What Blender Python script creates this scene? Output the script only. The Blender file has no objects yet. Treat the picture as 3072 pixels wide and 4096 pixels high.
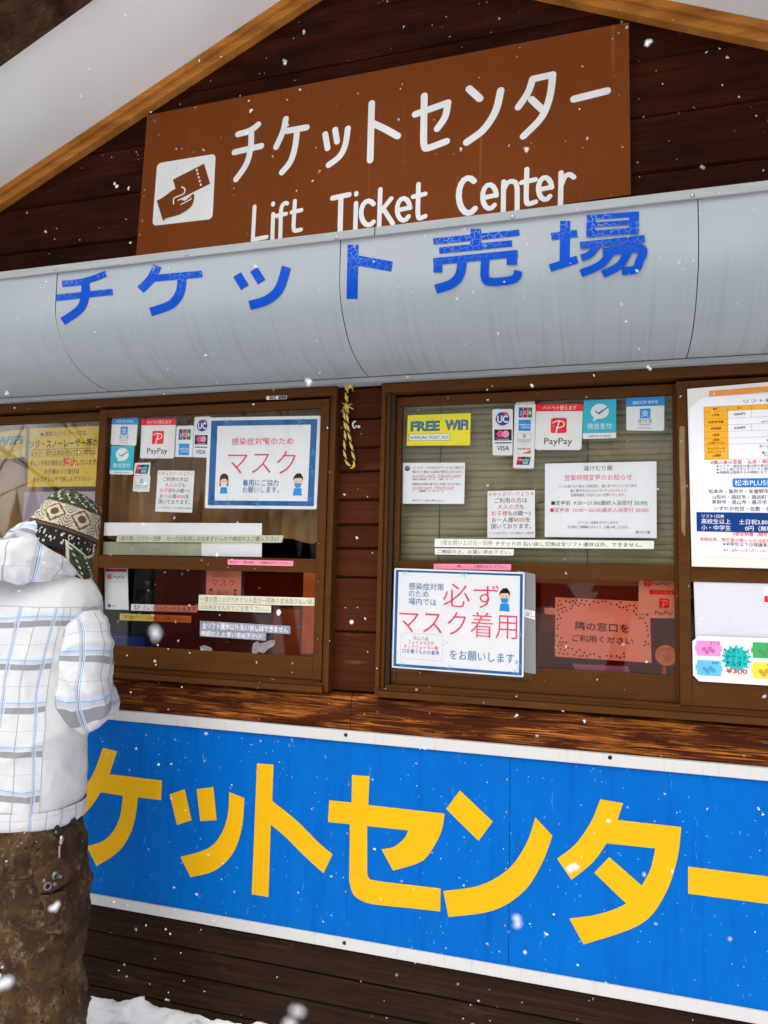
import bpy, bmesh, math, random
from mathutils import Vector, noise, Matrix
from mathutils.geometry import tessellate_polygon
random.seed(7)
SC = bpy.context.scene
COL = SC.collection
rad = math.radians

# ------------------------------------------------------------------ camera, world, sun, exposure
YAW, PITCH, ROLL, FPX, CAMZ = rad(16.5964), rad(4.9590), rad(1.3545), 2900.0, 1.5
FWD = Vector((-math.sin(YAW)*math.cos(PITCH), math.cos(YAW)*math.cos(PITCH), math.sin(PITCH)))
_r = Vector((math.cos(YAW), math.sin(YAW), 0)); _u = _r.cross(FWD)
RIGHT = _r*math.cos(ROLL) + _u*math.sin(ROLL); UP = -_r*math.sin(ROLL) + _u*math.cos(ROLL)
cd = bpy.data.cameras.new('camera'); cam = bpy.data.objects.new('camera', cd); COL.objects.link(cam)
cd.sensor_width = 36; cd.sensor_fit = 'AUTO'; cd.lens = 36*FPX/4096
cd.clip_start = 0.02; cd.clip_end = 1000
cd.dof.use_dof = True; cd.dof.focus_distance = 2.5; cd.dof.aperture_fstop = 8.5
cam.matrix_world = Matrix(((RIGHT.x, UP.x, -FWD.x, 0), (RIGHT.y, UP.y, -FWD.y, 0), (RIGHT.z, UP.z, -FWD.z, CAMZ), (0, 0, 0, 1)))
SC.camera = cam
SUN_EL, SUN_AZ = rad(58), rad(194)           # overcast: a broad soft sun behind the camera
w = bpy.data.worlds.new("World"); SC.world = w; w.use_nodes = True
nt = w.node_tree; bg = nt.nodes['Background']
sky = nt.nodes.new('ShaderNodeTexSky'); sky.sky_type = 'NISHITA'; sky.sun_disc = False
sky.sun_elevation = SUN_EL; sky.sun_rotation = SUN_AZ; sky.air_density = 1.0; sky.dust_density = 4.0
hs = nt.nodes.new('ShaderNodeHueSaturation'); hs.inputs['Saturation'].default_value = 0.25
nt.links.new(sky.outputs[0], hs.inputs['Color']); nt.links.new(hs.outputs[0], bg.inputs['Color'])
bg.inputs['Strength'].default_value = 0.15
sl = bpy.data.lights.new('sun', 'SUN'); sl.energy = 0.9; sl.angle = rad(55); sl.color = (1, .97, .93)
so = bpy.data.objects.new('sun', sl); COL.objects.link(so)
_d = Vector((math.sin(SUN_AZ)*math.cos(SUN_EL), math.cos(SUN_AZ)*math.cos(SUN_EL), math.sin(SUN_EL)))
so.rotation_euler = _d.to_track_quat('Z', 'Y').to_euler()
SC.view_settings.view_transform = 'Standard'; SC.view_settings.look = 'None'
SC.view_settings.exposure = 0.45; SC.view_settings.gamma = 1
SC.cycles.max_bounces = 10; SC.cycles.transparent_max_bounces = 16; SC.cycles.use_denoising = True

# ------------------------------------------------------------------ helpers
def ray(px, py): return RIGHT*((px-1536)/FPX) - UP*((py-2048)/FPX) + FWD
def P(px, py, Y):                             # photo pixel -> point on the vertical plane at depth Y
    d = ray(px, py); s = Y/d.y
    return Vector((d.x*s, Y, d.z*s + CAMZ))
def XX(px, py, Y): return P(px, py, Y).x
def ZZ(px, py, Y): return P(px, py, Y).z
def zm(k, x0, y0): return lambda x, y: (x0 + x/k, y0 + y/k)
def hexc(h):
    v = [int(h[i:i+2], 16)/255 for i in (0, 2, 4)]
    return tuple(((c/12.92) if c <= .04045 else ((c+.055)/1.055)**2.4) for c in v)
MATS = {}
def mat(name, col, rough=.6, var=.12, scale=25, bump=0.0, metal=0.0, spec=.12, stretch=(1, 1, 1), trans=0):
    if name in MATS: return MATS[name]
    c = hexc(col) if isinstance(col, str) else col
    m = bpy.data.materials.new(name); m.use_nodes = True; n = m.node_tree; b = n.nodes['Principled BSDF']
    b.inputs['Roughness'].default_value = rough; b.inputs['Metallic'].default_value = metal
    b.inputs['Specular IOR Level'].default_value = spec
    tc = n.nodes.new('ShaderNodeTexCoord'); mp = n.nodes.new('ShaderNodeMapping'); mp.inputs['Scale'].default_value = stretch
    n.links.new(tc.outputs['Object'], mp.inputs['Vector'])
    nz = n.nodes.new('ShaderNodeTexNoise'); nz.inputs['Scale'].default_value = scale; nz.inputs['Detail'].default_value = 6
    n.links.new(mp.outputs[0], nz.inputs['Vector'])
    mx = n.nodes.new('ShaderNodeMix'); mx.data_type = 'RGBA'
    n.links.new(nz.outputs['Fac'], mx.inputs['Factor'])
    mx.inputs['A'].default_value = (*[x*(1-var*1.6) for x in c], 1); mx.inputs['B'].default_value = (*[min(x*(1+var*1.6), .92) for x in c], 1)
    n.links.new(mx.outputs['Result'], b.inputs['Base Color'])
    if bump:
        bp = n.nodes.new('ShaderNodeBump'); bp.inputs['Strength'].default_value = bump; bp.inputs['Distance'].default_value = .004
        n.links.new(nz.outputs['Fac'], bp.inputs['Height']); n.links.new(bp.outputs[0], b.inputs['Normal'])
    MATS[name] = m
    return m
class NG:                                      # tiny node-building helper
    def __init__(s, name):
        s.m = bpy.data.materials.new(name); s.m.use_nodes = True; s.t = s.m.node_tree; s.b = s.t.nodes['Principled BSDF']; MATS[name] = s.m
    def n(s, typ, **kw):
        nd = s.t.nodes.new(typ)
        for k, v in kw.items():
            if k.startswith('i_'):
                key = k[2:]; key = int(key) if key.isdigit() else key.replace('_', ' ')
                if hasattr(v, 'is_output'): s.t.links.new(v, nd.inputs[key])
                else: nd.inputs[key].default_value = v
            else: setattr(nd, k, v)
        return nd
    def math(s, op, a, b=0.0, c=None):
        kw = dict(operation=op, i_0=a, i_1=b)
        if c is not None: kw['i_2'] = c
        return s.n('ShaderNodeMath', **kw).outputs[0]
    def mix(s, f, a, b, blend='MIX'):
        nd = s.n('ShaderNodeMix', data_type='RGBA', blend_type=blend)
        for k, v in (('Factor', f), ('A', a), ('B', b)):
            if hasattr(v, 'is_output'): s.t.links.new(v, nd.inputs[k])
            else: nd.inputs[k].default_value = (*v, 1) if isinstance(v, tuple) and len(v) == 3 else v
        return nd.outputs['Result']
    def coord(s, which='Object', scale=(1, 1, 1)):
        tc = s.n('ShaderNodeTexCoord')
        return s.n('ShaderNodeMapping', i_Vector=tc.outputs[which], i_Scale=scale).outputs[0]
    def noise(s, v, scale, detail=6, rough=.55, dist=0): return s.n('ShaderNodeTexNoise', i_Vector=v, i_Scale=scale, i_Detail=detail, i_Roughness=rough, i_Distortion=dist).outputs['Fac']
    def ramp(s, f, *stops):
        nd = s.n('ShaderNodeValToRGB', i_Fac=f); e = nd.color_ramp.elements
        while len(e) < len(stops): e.new(.5)
        for el, (p, c) in zip(e, stops): el.position = p; el.color = (*c, 1) if len(c) == 3 else c
        return nd.outputs[0]
    def step(s, f, a, b): return s.n('ShaderNodeMapRange', i_0=f, i_1=a, i_2=b, i_3=0.0, i_4=1.0).outputs[0]
    def base(s, c, rough=.6, bump=None, bs=.3, bd=.003):
        if hasattr(c, 'is_output'): s.t.links.new(c, s.b.inputs['Base Color'])
        else: s.b.inputs['Base Color'].default_value = (*c, 1)
        if hasattr(rough, 'is_output'): s.t.links.new(rough, s.b.inputs['Roughness'])
        else: s.b.inputs['Roughness'].default_value = rough
        if bump is not None:
            s.t.links.new(s.n('ShaderNodeBump', i_Height=bump, i_Strength=bs, i_Distance=bd).outputs[0], s.b.inputs['Normal'])
        return s.m

def origin_of(o):
    v = Vector((0, 0, 0))
    while o is not None: v = v + o.location; o = o.parent
    return v
def props(o, label=None, cat=None, group=None, kind=None):
    if label: o['label'] = label
    if cat: o['category'] = cat
    if group: o['group'] = group
    if kind: o['kind'] = kind
    return o
def thing(name, label, cat, loc=(0, 0, 0), group=None):
    o = bpy.data.objects.new(name, None); COL.objects.link(o); o.location = loc; o.empty_display_size = .05
    return props(o, label, cat, group)
def obj(name, verts, faces, mats, parent=None, mi=None, smooth=False, uv=None, loc=None):
    me = bpy.data.meshes.new(name)
    off = origin_of(parent) if parent is not None else Vector(loc or (0, 0, 0))
    me.from_pydata([tuple(Vector(v)-off) for v in verts], [], faces)
    for m in (mats if isinstance(mats, (list, tuple)) else [mats]): me.materials.append(m)
    if mi:
        for p, k in zip(me.polygons, mi): p.material_index = k
    if uv:
        l = me.uv_layers.new(name='UVMap')
        for p in me.polygons:
            for li, fuv in zip(p.loop_indices, uv[p.index]): l.data[li].uv = fuv
    if smooth:
        for p in me.polygons: p.use_smooth = True
    o = bpy.data.objects.new(name, me); COL.objects.link(o)
    if parent is not None: o.parent = parent
    elif loc: o.location = loc
    return o
class MB:                                      # collects shapes for ONE mesh
    def __init__(s): s.v = []; s.f = []; s.k = []; s.uv = []
    def add(s, v, f, k=0, uv=None):
        o = len(s.v); s.v += [Vector(q) for q in v]; s.f += [tuple(i+o for i in g) for g in f]; s.k += [k]*len(f) if isinstance(k, int) else list(k)
        s.uv += uv if uv else [[(0, 0)]*len(g) for g in f]
        return s
    def box(s, x0, x1, y0, y1, z0, z1, bev=.0015, k=0):
        bm = bmesh.new(); bmesh.ops.create_cube(bm, size=1)
        for v in bm.verts: v.co = Vector((x0+(v.co.x+.5)*(x1-x0), y0+(v.co.y+.5)*(y1-y0), z0+(v.co.z+.5)*(z1-z0)))
        if bev: bmesh.ops.bevel(bm, geom=bm.edges[:], offset=bev, segments=2, affect='EDGES', profile=.5)
        s.bm(bm, k); return s
    def bm(s, bm, k=0):
        bm.verts.ensure_lookup_table(); bm.verts.index_update()
        s.add([v.co.copy() for v in bm.verts], [[v.index for v in f.verts] for f in bm.faces], k); bm.free(); return s
    def ico(s, c, r, sub=1, k=0, sc=(1, 1, 1), jit=0):
        bm = bmesh.new(); bmesh.ops.create_icosphere(bm, subdivisions=sub, radius=1)
        for v in bm.verts:
            j = 1+random.uniform(-jit, jit); v.co = Vector(c)+Vector((v.co.x*sc[0], v.co.y*sc[1], v.co.z*sc[2]))*r*j
        return s.bm(bm, k)
    def tube(s, pts, r, n=8, k=0, cap=True):
        rings = [(Vector(p), r[i] if isinstance(r, (list, tuple)) else r) for i, p in enumerate(pts)]
        v, f, uv = loft_path(rings, n, cap); s.add(v, f, k, uv); return s
    def prism(s, pts2, y0, y1, k=0):           # outline in (x,z), extruded along y
        tri = tessellate_polygon([[Vector((p[0], p[1], 0)) for p in pts2]]); n = len(pts2)
        v = [(p[0], y0, p[1]) for p in pts2] + [(p[0], y1, p[1]) for p in pts2]
        f = [tuple(t) for t in tri] + [tuple(i+n for i in t[::-1]) for t in tri] + [(i, (i+1) % n, n+(i+1) % n, n+i) for i in range(n)]
        return s.add(v, f, k)
    def obj(s, name, mats, parent=None, smooth=False, loc=None):
        o = obj(name, s.v, s.f, mats, parent, s.k, smooth, s.uv, loc)
        bm = bmesh.new(); bm.from_mesh(o.data); bmesh.ops.recalc_face_normals(bm, faces=bm.faces); bm.to_mesh(o.data); bm.free()
        return o
def loft_path(rings, n=12, cap=True, disp=None, ell=(1, 1), up=Vector((0, 0, 1))):
    v, f, uv = [], [], []; arc = 0; prev = None; rm = sum(r for _, r in rings)/len(rings)
    for i, (c, r) in enumerate(rings):
        a = rings[max(i-1, 0)][0]; b = rings[min(i+1, len(rings)-1)][0]; t = (b-a).normalized()
        if prev is None:
            s_ = t.cross(up)
            if s_.length < .1: s_ = t.cross(Vector((0, 1, 0)))
            s_.normalize()
        else: s_ = (prev - t*prev.dot(t)).normalized()
        prev = s_; q = s_.cross(t)
        if i: arc += (c-rings[i-1][0]).length
        for j in range(n):
            th = 2*math.pi*j/n; dirv = s_*math.cos(th)*ell[0]+q*math.sin(th)*ell[1]; p = c+dirv*r
            if disp: p = p+dirv.normalized()*disp(p, th, arc)
            v.append(p)
        if i:
            for j in range(n):
                A = (i-1)*n+j; B = (i-1)*n+(j+1) % n; f.append((A, B, B+n, A+n))
                la = arc-(c-rings[i-1][0]).length; u0 = 2*math.pi*j/n*rm; u1 = 2*math.pi*(j+1)/n*rm
                uv.append([(u0, la), (u1, la), (u1, arc), (u0, arc)])
    if cap:
        f.append(tuple(range(n-1, -1, -1))); uv.append([(0, 0)]*n)
        f.append(tuple(range(len(v)-n, len(v)))); uv.append([(0, 0)]*n)
    return v, f, uv
def dense(pts, m=8):                           # Catmull-Rom through (Vector, radius)
    out = []
    for i in range(len(pts)-1):
        p0, p1, p2, p3 = pts[max(i-1, 0)], pts[i], pts[i+1], pts[min(i+2, len(pts)-1)]
        for j in range(m):
            t = j/m; f = lambda a, b, c, d: .5*((2*b)+(c-a)*t+(2*a-5*b+4*c-d)*t*t+(3*b-a-3*c+d)*t**3)
            out.append(tuple(f(*q) for q in zip(p0, p1, p2, p3)))
    out.append(pts[-1]); return out

# text -> 2D glyph mesh (built-in font)
_G = {}
def glyphs(s, bold=0.0):
    key = (s, bold)
    if key not in _G:
        c = bpy.data.curves.new('t', 'FONT'); c.body = s; c.resolution_u = 2; c.offset = bold
        o = bpy.data.objects.new('t', c); COL.objects.link(o)
        bpy.context.view_layer.update()
        me = bpy.data.meshes.new_from_object(o.evaluated_get(bpy.context.evaluated_depsgraph_get()))
        v = [(q.co.x, q.co.y) for q in me.vertices]; f = [tuple(p.vertices) for p in me.polygons]
        bpy.data.objects.remove(o); bpy.data.curves.remove(c); bpy.data.meshes.remove(me)
        _G[key] = (v, f)
    return _G[key]
def ribbon(pts, w, round_=False, n=6):          # 2D stroke -> outline polygon
    pts = [Vector((p[0], p[1])) for p in pts]; L, R = [], []
    for i, p in enumerate(pts):
        a = pts[max(i-1, 0)]; b = pts[min(i+1, len(pts)-1)]; t = (b-a).normalized(); nn = Vector((-t.y, t.x))
        if 0 < i < len(pts)-1:
            t1 = (p-a).normalized(); k = 1/max(.5, Vector((-t1.y, t1.x)).dot(nn))
        else: k = 1
        L.append(p+nn*w/2*k); R.append(p-nn*w/2*k)
    if round_:
        t = (pts[-1]-pts[-2]).normalized(); e = [pts[-1]+Matrix.Rotation(-math.pi/2+math.pi*q/n, 2)@(t*w/2) for q in range(1, n)]
        t0 = (pts[0]-pts[1]).normalized(); s0 = [pts[0]+Matrix.Rotation(-math.pi/2+math.pi*q/n, 2)@(t0*w/2) for q in range(1, n)]
        return R + e + L[::-1] + s0
    return R + L[::-1]
def curve2(pts, m=5):
    if len(pts) < 3: return pts
    q = [(Vector((p[0], p[1], 0)), 0) for p in pts]; return [(a.x, a.y) for a, _ in dense(q, m)]
def rr(u0, v0, u1, v1, ru, rv, n=5):
    out = []
    for cx, cy, a0 in ((u1-ru, v0+rv, -90), (u1-ru, v1-rv, 0), (u0+ru, v1-rv, 90), (u0+ru, v0+rv, 180)):
        for i in range(n+1):
            a = rad(a0+90*i/n); out.append((cx+ru*math.cos(a), cy+rv*math.sin(a)))
    return out
class Poster:                                   # a flat sheet with things printed on it; u right, v down, 0..1
    def __init__(s, name, label, cat, corners, Y, sheet, rmm=0, th=.0008, group=None, parent_name='sheet', cut=0):
        s.eps = .00003; s.q4 = [P(x, y, Y) for x, y in corners]; s.Y = Y; s.th = th; s.k = 1
        s.w = ((s.q4[1]-s.q4[0]).length+(s.q4[2]-s.q4[3]).length)/2; s.h = ((s.q4[3]-s.q4[0]).length+(s.q4[2]-s.q4[1]).length)/2
        ctr = sum(s.q4, Vector())/4
        s.root = thing(name, label, cat, (ctr.x, Y, min(q.z for q in s.q4)), group)
        r = rmm/1000
        if cut: out = [(cut/s.w, 0), (1-cut/s.w, 0), (1, cut/s.h), (1, 1-cut/s.h), (1-cut/s.w, 1), (cut/s.w, 1), (0, 1-cut/s.h), (0, cut/s.h)]
        elif r: out = rr(0, 0, 1, 1, r/s.w, r/s.h)
        else: out = [(0, 0), (1, 0), (1, 1), (0, 1)]
        pts = [s.M(u, v, 0) for u, v in out]; n = len(pts); b = MB()
        front = [Vector((p.x, Y-th, p.z)) for p in pts]; back = [Vector((p.x, Y, p.z)) for p in pts]
        b.add(front+back, [tuple(range(n)), tuple(range(2*n-1, n-1, -1))]+[(i, (i+1) % n, n+(i+1) % n, n+i) for i in range(n)])
        s.sheet = b.obj(parent_name, sheet, s.root)
        s.new('lettering'); s.split = cat == 'label'
    def M(s, u, v, k=None):
        a = s.q4[0].lerp(s.q4[1], u); b = s.q4[3].lerp(s.q4[2], u); p = a.lerp(b, v)
        return Vector((p.x, s.Y-s.th-(s.k if k is None else k)*s.eps, p.z))
    def new(s, name): s.pname = name; s.b = MB(); s.ms = []; return s
    def idx(s, m):
        if m not in s.ms: s.ms.append(m)
        return s.ms.index(m)
    def end(s, nxt=None, parent=None):
        o = s.b.obj(s.pname, s.ms, parent or s.root) if s.b.v else None
        if nxt: s.new(nxt)
        return o
    def poly(s, pts, m):
        tri = tessellate_polygon([[Vector((p[0]*s.w, p[1]*s.h, 0)) for p in pts]])
        s.b.add([s.M(*p) for p in pts], [tuple(t) for t in tri], s.idx(m)); s.k += 1; return s
    def r(s, u0, v0, u1, v1, m, rmm=0):
        return s.poly(rr(u0, v0, u1, v1, rmm/1000/s.w, rmm/1000/s.h) if rmm else [(u0, v0), (u1, v0), (u1, v1), (u0, v1)], m)
    def c(s, u, v, d, m, n=20, sy=1):            # disc, diameter as a share of the width
        ru = d/2; rv = d/2*s.w/s.h*sy
        return s.poly([(u+ru*math.cos(2*math.pi*i/n), v+rv*math.sin(2*math.pi*i/n)) for i in range(n)], m)
    def line(s, pts, wmm, m, rd=False):
        if rd and len(pts) > 2:                  # cut at sharp corners so each stroke stays a clean outline
            for i in range(1, len(pts)-1):
                a = Vector(((pts[i][0]-pts[i-1][0])*s.w, (pts[i][1]-pts[i-1][1])*s.h)); b = Vector(((pts[i+1][0]-pts[i][0])*s.w, (pts[i+1][1]-pts[i][1])*s.h))
                if a.length and b.length and a.angle(b) > rad(38): s.line(pts[:i+1], wmm, m, True); return s.line(pts[i:], wmm, m, True)
        q = ribbon([(p[0]*s.w, p[1]*s.h) for p in pts], wmm/1000, rd); return s.poly([(p.x/s.w, p.y/s.h) for p in q], m)
    def frame(s, u0, v0, u1, v1, wmm, m):
        a = wmm/1000/s.w; b = wmm/1000/s.h
        s.r(u0, v0, u1, v0+b, m); s.r(u0, v1-b, u1, v1, m); s.r(u0, v0+b, u0+a, v1-b, m); s.r(u1-a, v0+b, u1, v1-b, m); return s
    def t(s, txt, u, v, h, m, w=None, bold=0, al='c', mid=.38):   # h: em height as a share of the sheet height
        gv, gf = glyphs(txt, bold*.45 if 0 < bold < .05 and h*s.h < .03 else bold)
        if not gv: return s
        x0 = min(q[0] for q in gv); x1 = max(q[0] for q in gv); em = h*s.h
        sx = (w*s.w)/(x1-x0) if w else em
        off = {'c': -(x0+x1)/2, 'l': -x0, 'r': -x1}[al]
        s.b.add([s.M(u+(q[0]+off)*sx/s.w, v-(q[1]-mid)*em/s.h) for q in gv], gf, s.idx(m)); s.k += 1
        if s.split: s.end(s.pname)
        return s

# ------------------------------------------------------------------ materials
def wood(name, dark, light, grain=(1.2, 30, 30), wear=None, bump=.35, island=.35, rough=.55):
    g = NG(name); v = g.coord('Object', grain); big = g.noise(g.coord('Object', (1.5, 3, 7)), 2.0, 4)
    isl = g.n('ShaderNodeNewGeometry').outputs['Random Per Island']
    v2 = g.n('ShaderNodeVectorMath', operation='ADD', i_0=v, i_1=g.n('ShaderNodeCombineXYZ', i_0=g.math('MULTIPLY', isl, 37.0)).outputs[0]).outputs[0]
    n1 = g.noise(v2, 3.0, 10, .65, .4)
    c = g.mix(g.step(n1, .3, .72), dark, light)
    c = g.mix(g.step(big, .35, .7), c, tuple(x*.55 for x in dark)) if not wear else c
    if wear:
        band = g.noise(g.coord('Object', (1.5, 14, 42)), 2.6, 9, .70, 1.3)
        patch = g.noise(g.coord('Object', (1.6, 3, 10)), 2.2, 5, .6, .3)
        msk = g.math('MULTIPLY', g.step(band, .47, .60), g.step(patch, *wear[1]))
        c = g.mix(msk, c, g.mix(g.noise(v, 6, 4), wear[0], tuple(x*.4 for x in wear[0])))
    hv = g.math('ADD', g.math('MULTIPLY', isl, island), 1-island/2)
    kn = g.n('ShaderNodeTexVoronoi', i_Vector=g.coord('Object', (1.3, .2, 4.2)), i_Scale=1.5).outputs['Distance']
    c = g.mix(g.step(kn, .05, .025), c, tuple(x*.35 for x in dark))
    c = g.mix(1.0, c, g.n('ShaderNodeCombineColor', i_0=hv, i_1=hv, i_2=hv).outputs[0], 'MULTIPLY')
    g.b.inputs['Specular IOR Level'].default_value = .05
    return g.base(c, rough, n1, bump, .0025)
M_GABLE = wood('gable_board', (.022, .0052, .0023), (.064, .0138, .0055))
M_PIER = wood('pier_board', (.036, .0085, .003), (.072, .018, .006), wear=((.26, .12, .05), (.64, .74)))
M_LOG = wood('weathered_log', (.016, .0042, .0016), (.098, .020, .005), wear=((.66, .21, .038), (.42, .56)), bump=.7, island=.1)
M_BASE = wood('base_board', (.012, .0052, .0028), (.042, .0195, .0105), wear=((.16, .09, .045), (.58, .74)), bump=.7)
M_TRIM = wood('pine_trim', (.50, .175, .030), (.66, .285, .065), island=.05, rough=.45)
M_BARGE = wood('barge_wood', (.035, .016, .009), (.13, .075, .04), island=.2)
M_SOFFIT = mat('soffit_board', (.885, .88, .87), .75, .05, 2.5, .02)
M_FRAME = mat('bronze_aluminium', (.078, .0285, .0068), .5, .18, 9, 0, .0, .06, (1, 1, 6))
M_FRAMED = mat('recess_shade_screw', (.030, .016, .009), .5, .2, 20)  # shade of the frame recess put into a colour; also used for sign screws
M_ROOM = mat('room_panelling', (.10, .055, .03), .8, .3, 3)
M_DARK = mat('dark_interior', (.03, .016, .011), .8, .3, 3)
def glass(name, tint=(1, 1, 1), refl=1.0, haze=None):
    g = NG(name); tr = g.n('ShaderNodeBsdfTransparent', i_Color=(*tint, 1)); gl = g.n('ShaderNodeBsdfGlossy', i_Roughness=.02)
    f = g.math('MULTIPLY', g.n('ShaderNodeFresnel', i_IOR=1.45).outputs[0], refl)
    mx = g.n('ShaderNodeMixShader', i_0=f, i_1=tr.outputs[0], i_2=gl.outputs[0])
    if haze: mx = g.n('ShaderNodeMixShader', i_0=.06, i_1=mx.outputs[0], i_2=g.n('ShaderNodeBsdfDiffuse', i_Color=(*haze, 1)).outputs[0])
    g.t.links.new(mx.outputs[0], g.t.nodes['Material Output'].inputs['Surface']); return g.m
M_GLASS = glass('window_glass', (.985, .99, .985), .4)
M_FILM = glass('red_window_film', (.97, .74, .66), .3, (.30, .018, .008))
M_LAM = glass('laminate_film', (.985, .985, .98), .35)
def plastic(name, col, alpha):                  # frosted film: part clear, part milky
    g = NG(name); g.base(g.mix(g.noise(g.coord(), 14), tuple(x*.8 for x in col), col), .35); g.b.inputs['Alpha'].default_value = alpha; return g.m
M_FROST = plastic('frosted_sheet', (.40, .40, .40), .55)
M_TAPE = plastic('clear_tape', (.70, .66, .58), .30)
def flat(h, name=None, rough=.55, var=.05): return mat(name or 'ink_'+h, h, rough, var, 60)
K = flat('26242c'); W = mat('white_paper', (.80, .80, .82), .55, .03, 18); W2 = mat('white_sticker', (.78, .78, .76), .4, .04, 18)
RED = flat('d0283c'); PINK = flat('dc4468'); BLU = flat('2a64a0'); NAVY = flat('123a7c'); SBLU = flat('1e8fd8'); CYAN = flat('2ab4cc')
PPR = flat('e8242e'); YEL = flat('f2e010'); OCHRE = mat('ochre_paper', (.60, .40, .035), .5, .08, 12); GREY = flat('8a8a8a'); LG = flat('c4c4c4')
PNKT = mat('pink_tape', (.80, .24, .34), .5, .06, 30); CREAM = mat('aged_tape', (.62, .60, .46), .6, .1, 20); GRN = flat('18803c'); BLK = flat('101012')
ORG = flat('f0a020'); SKIN = flat('f0c8a0'); PAPERT = mat('tan_curtain', (.33, .18, .075), .85, .12, 5)
SCREWM = mat('screw_steel', (.35, .34, .33), .35, .2, 60, 0, .9)

# ------------------------------------------------------------------ ground: one sheet of snow
D = 2.3                                         # depth of the wall face
def axis(dense_a, dense_b, step, far):
    a = [dense_a + i*step for i in range(int((dense_b-dense_a)/step)+1)]; lo, hi = [], []; s = step; x = a[0]
    while x > -far: s *= 1.22; x -= s; lo.append(x)
    s = step; x = a[-1]
    while x < far: s *= 1.22; x += s; hi.append(x)
    return lo[::-1]+a+hi
xs, ys = axis(-2.7, -.2, .011, 220), axis(1.35, 2.42, .011, 220)
def snow_z(x, y):
    z = .05*noise.noise(Vector((x*1.1, y*1.1, 3)))+.028*noise.noise(Vector((x*5, y*5, 1)))
    z += .018*noise.noise(Vector((x*15, y*15, 7)))+.009*noise.noise(Vector((x*38, y*38, 2)))
    d = abs(y-2.3); near = max(0, 1-d/.5); 
    z += .05*near*near - .03
    return z if abs(x) < 12 and abs(y) < 12 else z*.5
gv = [(x, y, snow_z(x, y)) for y in ys for x in xs]; nx = len(xs)
gf = [(j*nx+i, j*nx+i+1, (j+1)*nx+i+1, (j+1)*nx+i) for j in range(len(ys)-1) for i in range(nx-1)]
g = NG('snow'); sn = g.noise(g.coord(), 55, 8, .7); g.base(g.mix(g.noise(g.coord(), 4), (.87, .865, .90), (.93, .93, .945)), .7, sn, .6, .006)
g.b.inputs['Subsurface Weight'].default_value = .0
props(obj('snow_ground', gv, gf, g.m, smooth=True), 'lumpy white snow on the ground against the dark timber wall', 'snow', kind='structure')

# ------------------------------------------------------------------ the ticket office
bld = thing('ticket_office', 'dark brown timber ticket office with white soffit under a gabled roof', 'building', (0, D, 0))
APX, APZ, SL = -.770, 3.739, .451
def roof_z(x): return APZ - SL*abs(x-APX)
def boards(name, m, z0, z1, seams, x0, x1, Yf, clip=False, depth=.05, wob=.0):
    b = MB(); zz = [z0]+[s for s in seams if z0 < s < z1]+[z1]
    for a, c in zip(zz, zz[1:]):
        cuts = [x0] + ([random.uniform(x0*.7, x1*.7)] if (x1-x0) > 6 and random.random() < .35 and not clip else []) + [x1]
        for l, r_ in zip(cuts, cuts[1:]):
            if clip:
                l0 = max(l, APX-(APZ-a)/SL); r0 = min(r_, APX+(APZ-a)/SL); l1 = max(l, APX-(APZ-c)/SL); r1 = min(r_, APX+(APZ-c)/SL)
                if l1 >= r1: l1 = r1 = APX
            else: l0 = l1 = l+.001; r0 = r1 = r_-.001
            j = random.uniform(-.0015, .0015); e = .007; n = 24 if wob else 1
            ringsf = []
            for i in range(n+1):                # front face, then chamfer, then back
                t = i/n; dz0 = wob*noise.noise(Vector((t*9, a*50, 0))); dz1 = wob*noise.noise(Vector((t*9, c*50, 0)))
                xb = l0+(r0-l0)*t; xt = l1+(r1-l1)*t
                ringsf.append([(xb, Yf+depth, a+.0015+dz0), (xb, Yf+e+j, a+.0015+dz0), (xb, Yf+j, a+e+dz0), (xt, Yf+j, c-e+dz1), (xt, Yf+e+j, c-.0015+dz1), (xt, Yf+depth, c-.0015+dz1)])
            v = [p for q in ringsf for p in q]; f = []
            for i in range(n):
                for k in range(5): f.append((i*6+k, (i+1)*6+k, (i+1)*6+k+1, i*6+k+1))
            f += [(0, 1, 2, 3, 4, 5), tuple(n*6+5-k for k in range(6))]; b.add(v, f)
    return b.obj(name, m, bld)
pitch = .187
WL, WR = -4.2, 3.6
boards('gable_wall', M_GABLE, 2.14, 3.739, [2.21+i*pitch for i in range(9)], WL, WR, D, clip=True)
# pier between the two windows, and the wall past the windows on either side
PX0, PX1 = -.872, -.700
boards('pier_wall', M_PIER, 1.112, 2.138, [1.309, 1.488, 1.586, 1.666, 1.749, 1.846, 1.928, 2.028], PX0, PX1, D+.004)
boards('side_wall', M_PIER, 1.112, 2.138, [1.309, 1.488, 1.666, 1.846, 2.028], WL, -2.95, D+.004)
boards('side_wall', M_PIER, 1.112, 2.138, [1.309, 1.488, 1.666, 1.846, 2.028], 1.60, WR, D+.004)
b = MB()                                        # weathered sill log, butt-jointed in two lengths
xj = XX(1405, 2850, D-.02)
for l, r_ in ((WL, xj-.001), (xj+.001, WR)):
    n = 40; prof = [(D+.05, .985), (D-.004, .985), (D-.022, .998), (D-.026, 1.05), (D-.020, 1.098), (D-.004, 1.110), (D+.05, 1.110)]
    v = [(l+(r_-l)*i/n, y+.002*noise.noise(Vector((i*.7, z*30, l))), z) for i in range(n+1) for y, z in prof]; k = len(prof)
    b.add(v, [(i*k+j, (i+1)*k+j, (i+1)*k+j+1, i*k+j+1) for i in range(n) for j in range(k-1)]+[tuple(range(k)), tuple(n*k+k-1-j for j in range(k))])
b.obj('sill_log', M_LOG, bld)
boards('base_wall', M_BASE, -.25, .985, [-.14, .030, .128, .215, .31, .40, .585, .77, .875], WL, WR, D, wob=.0035)
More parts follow.
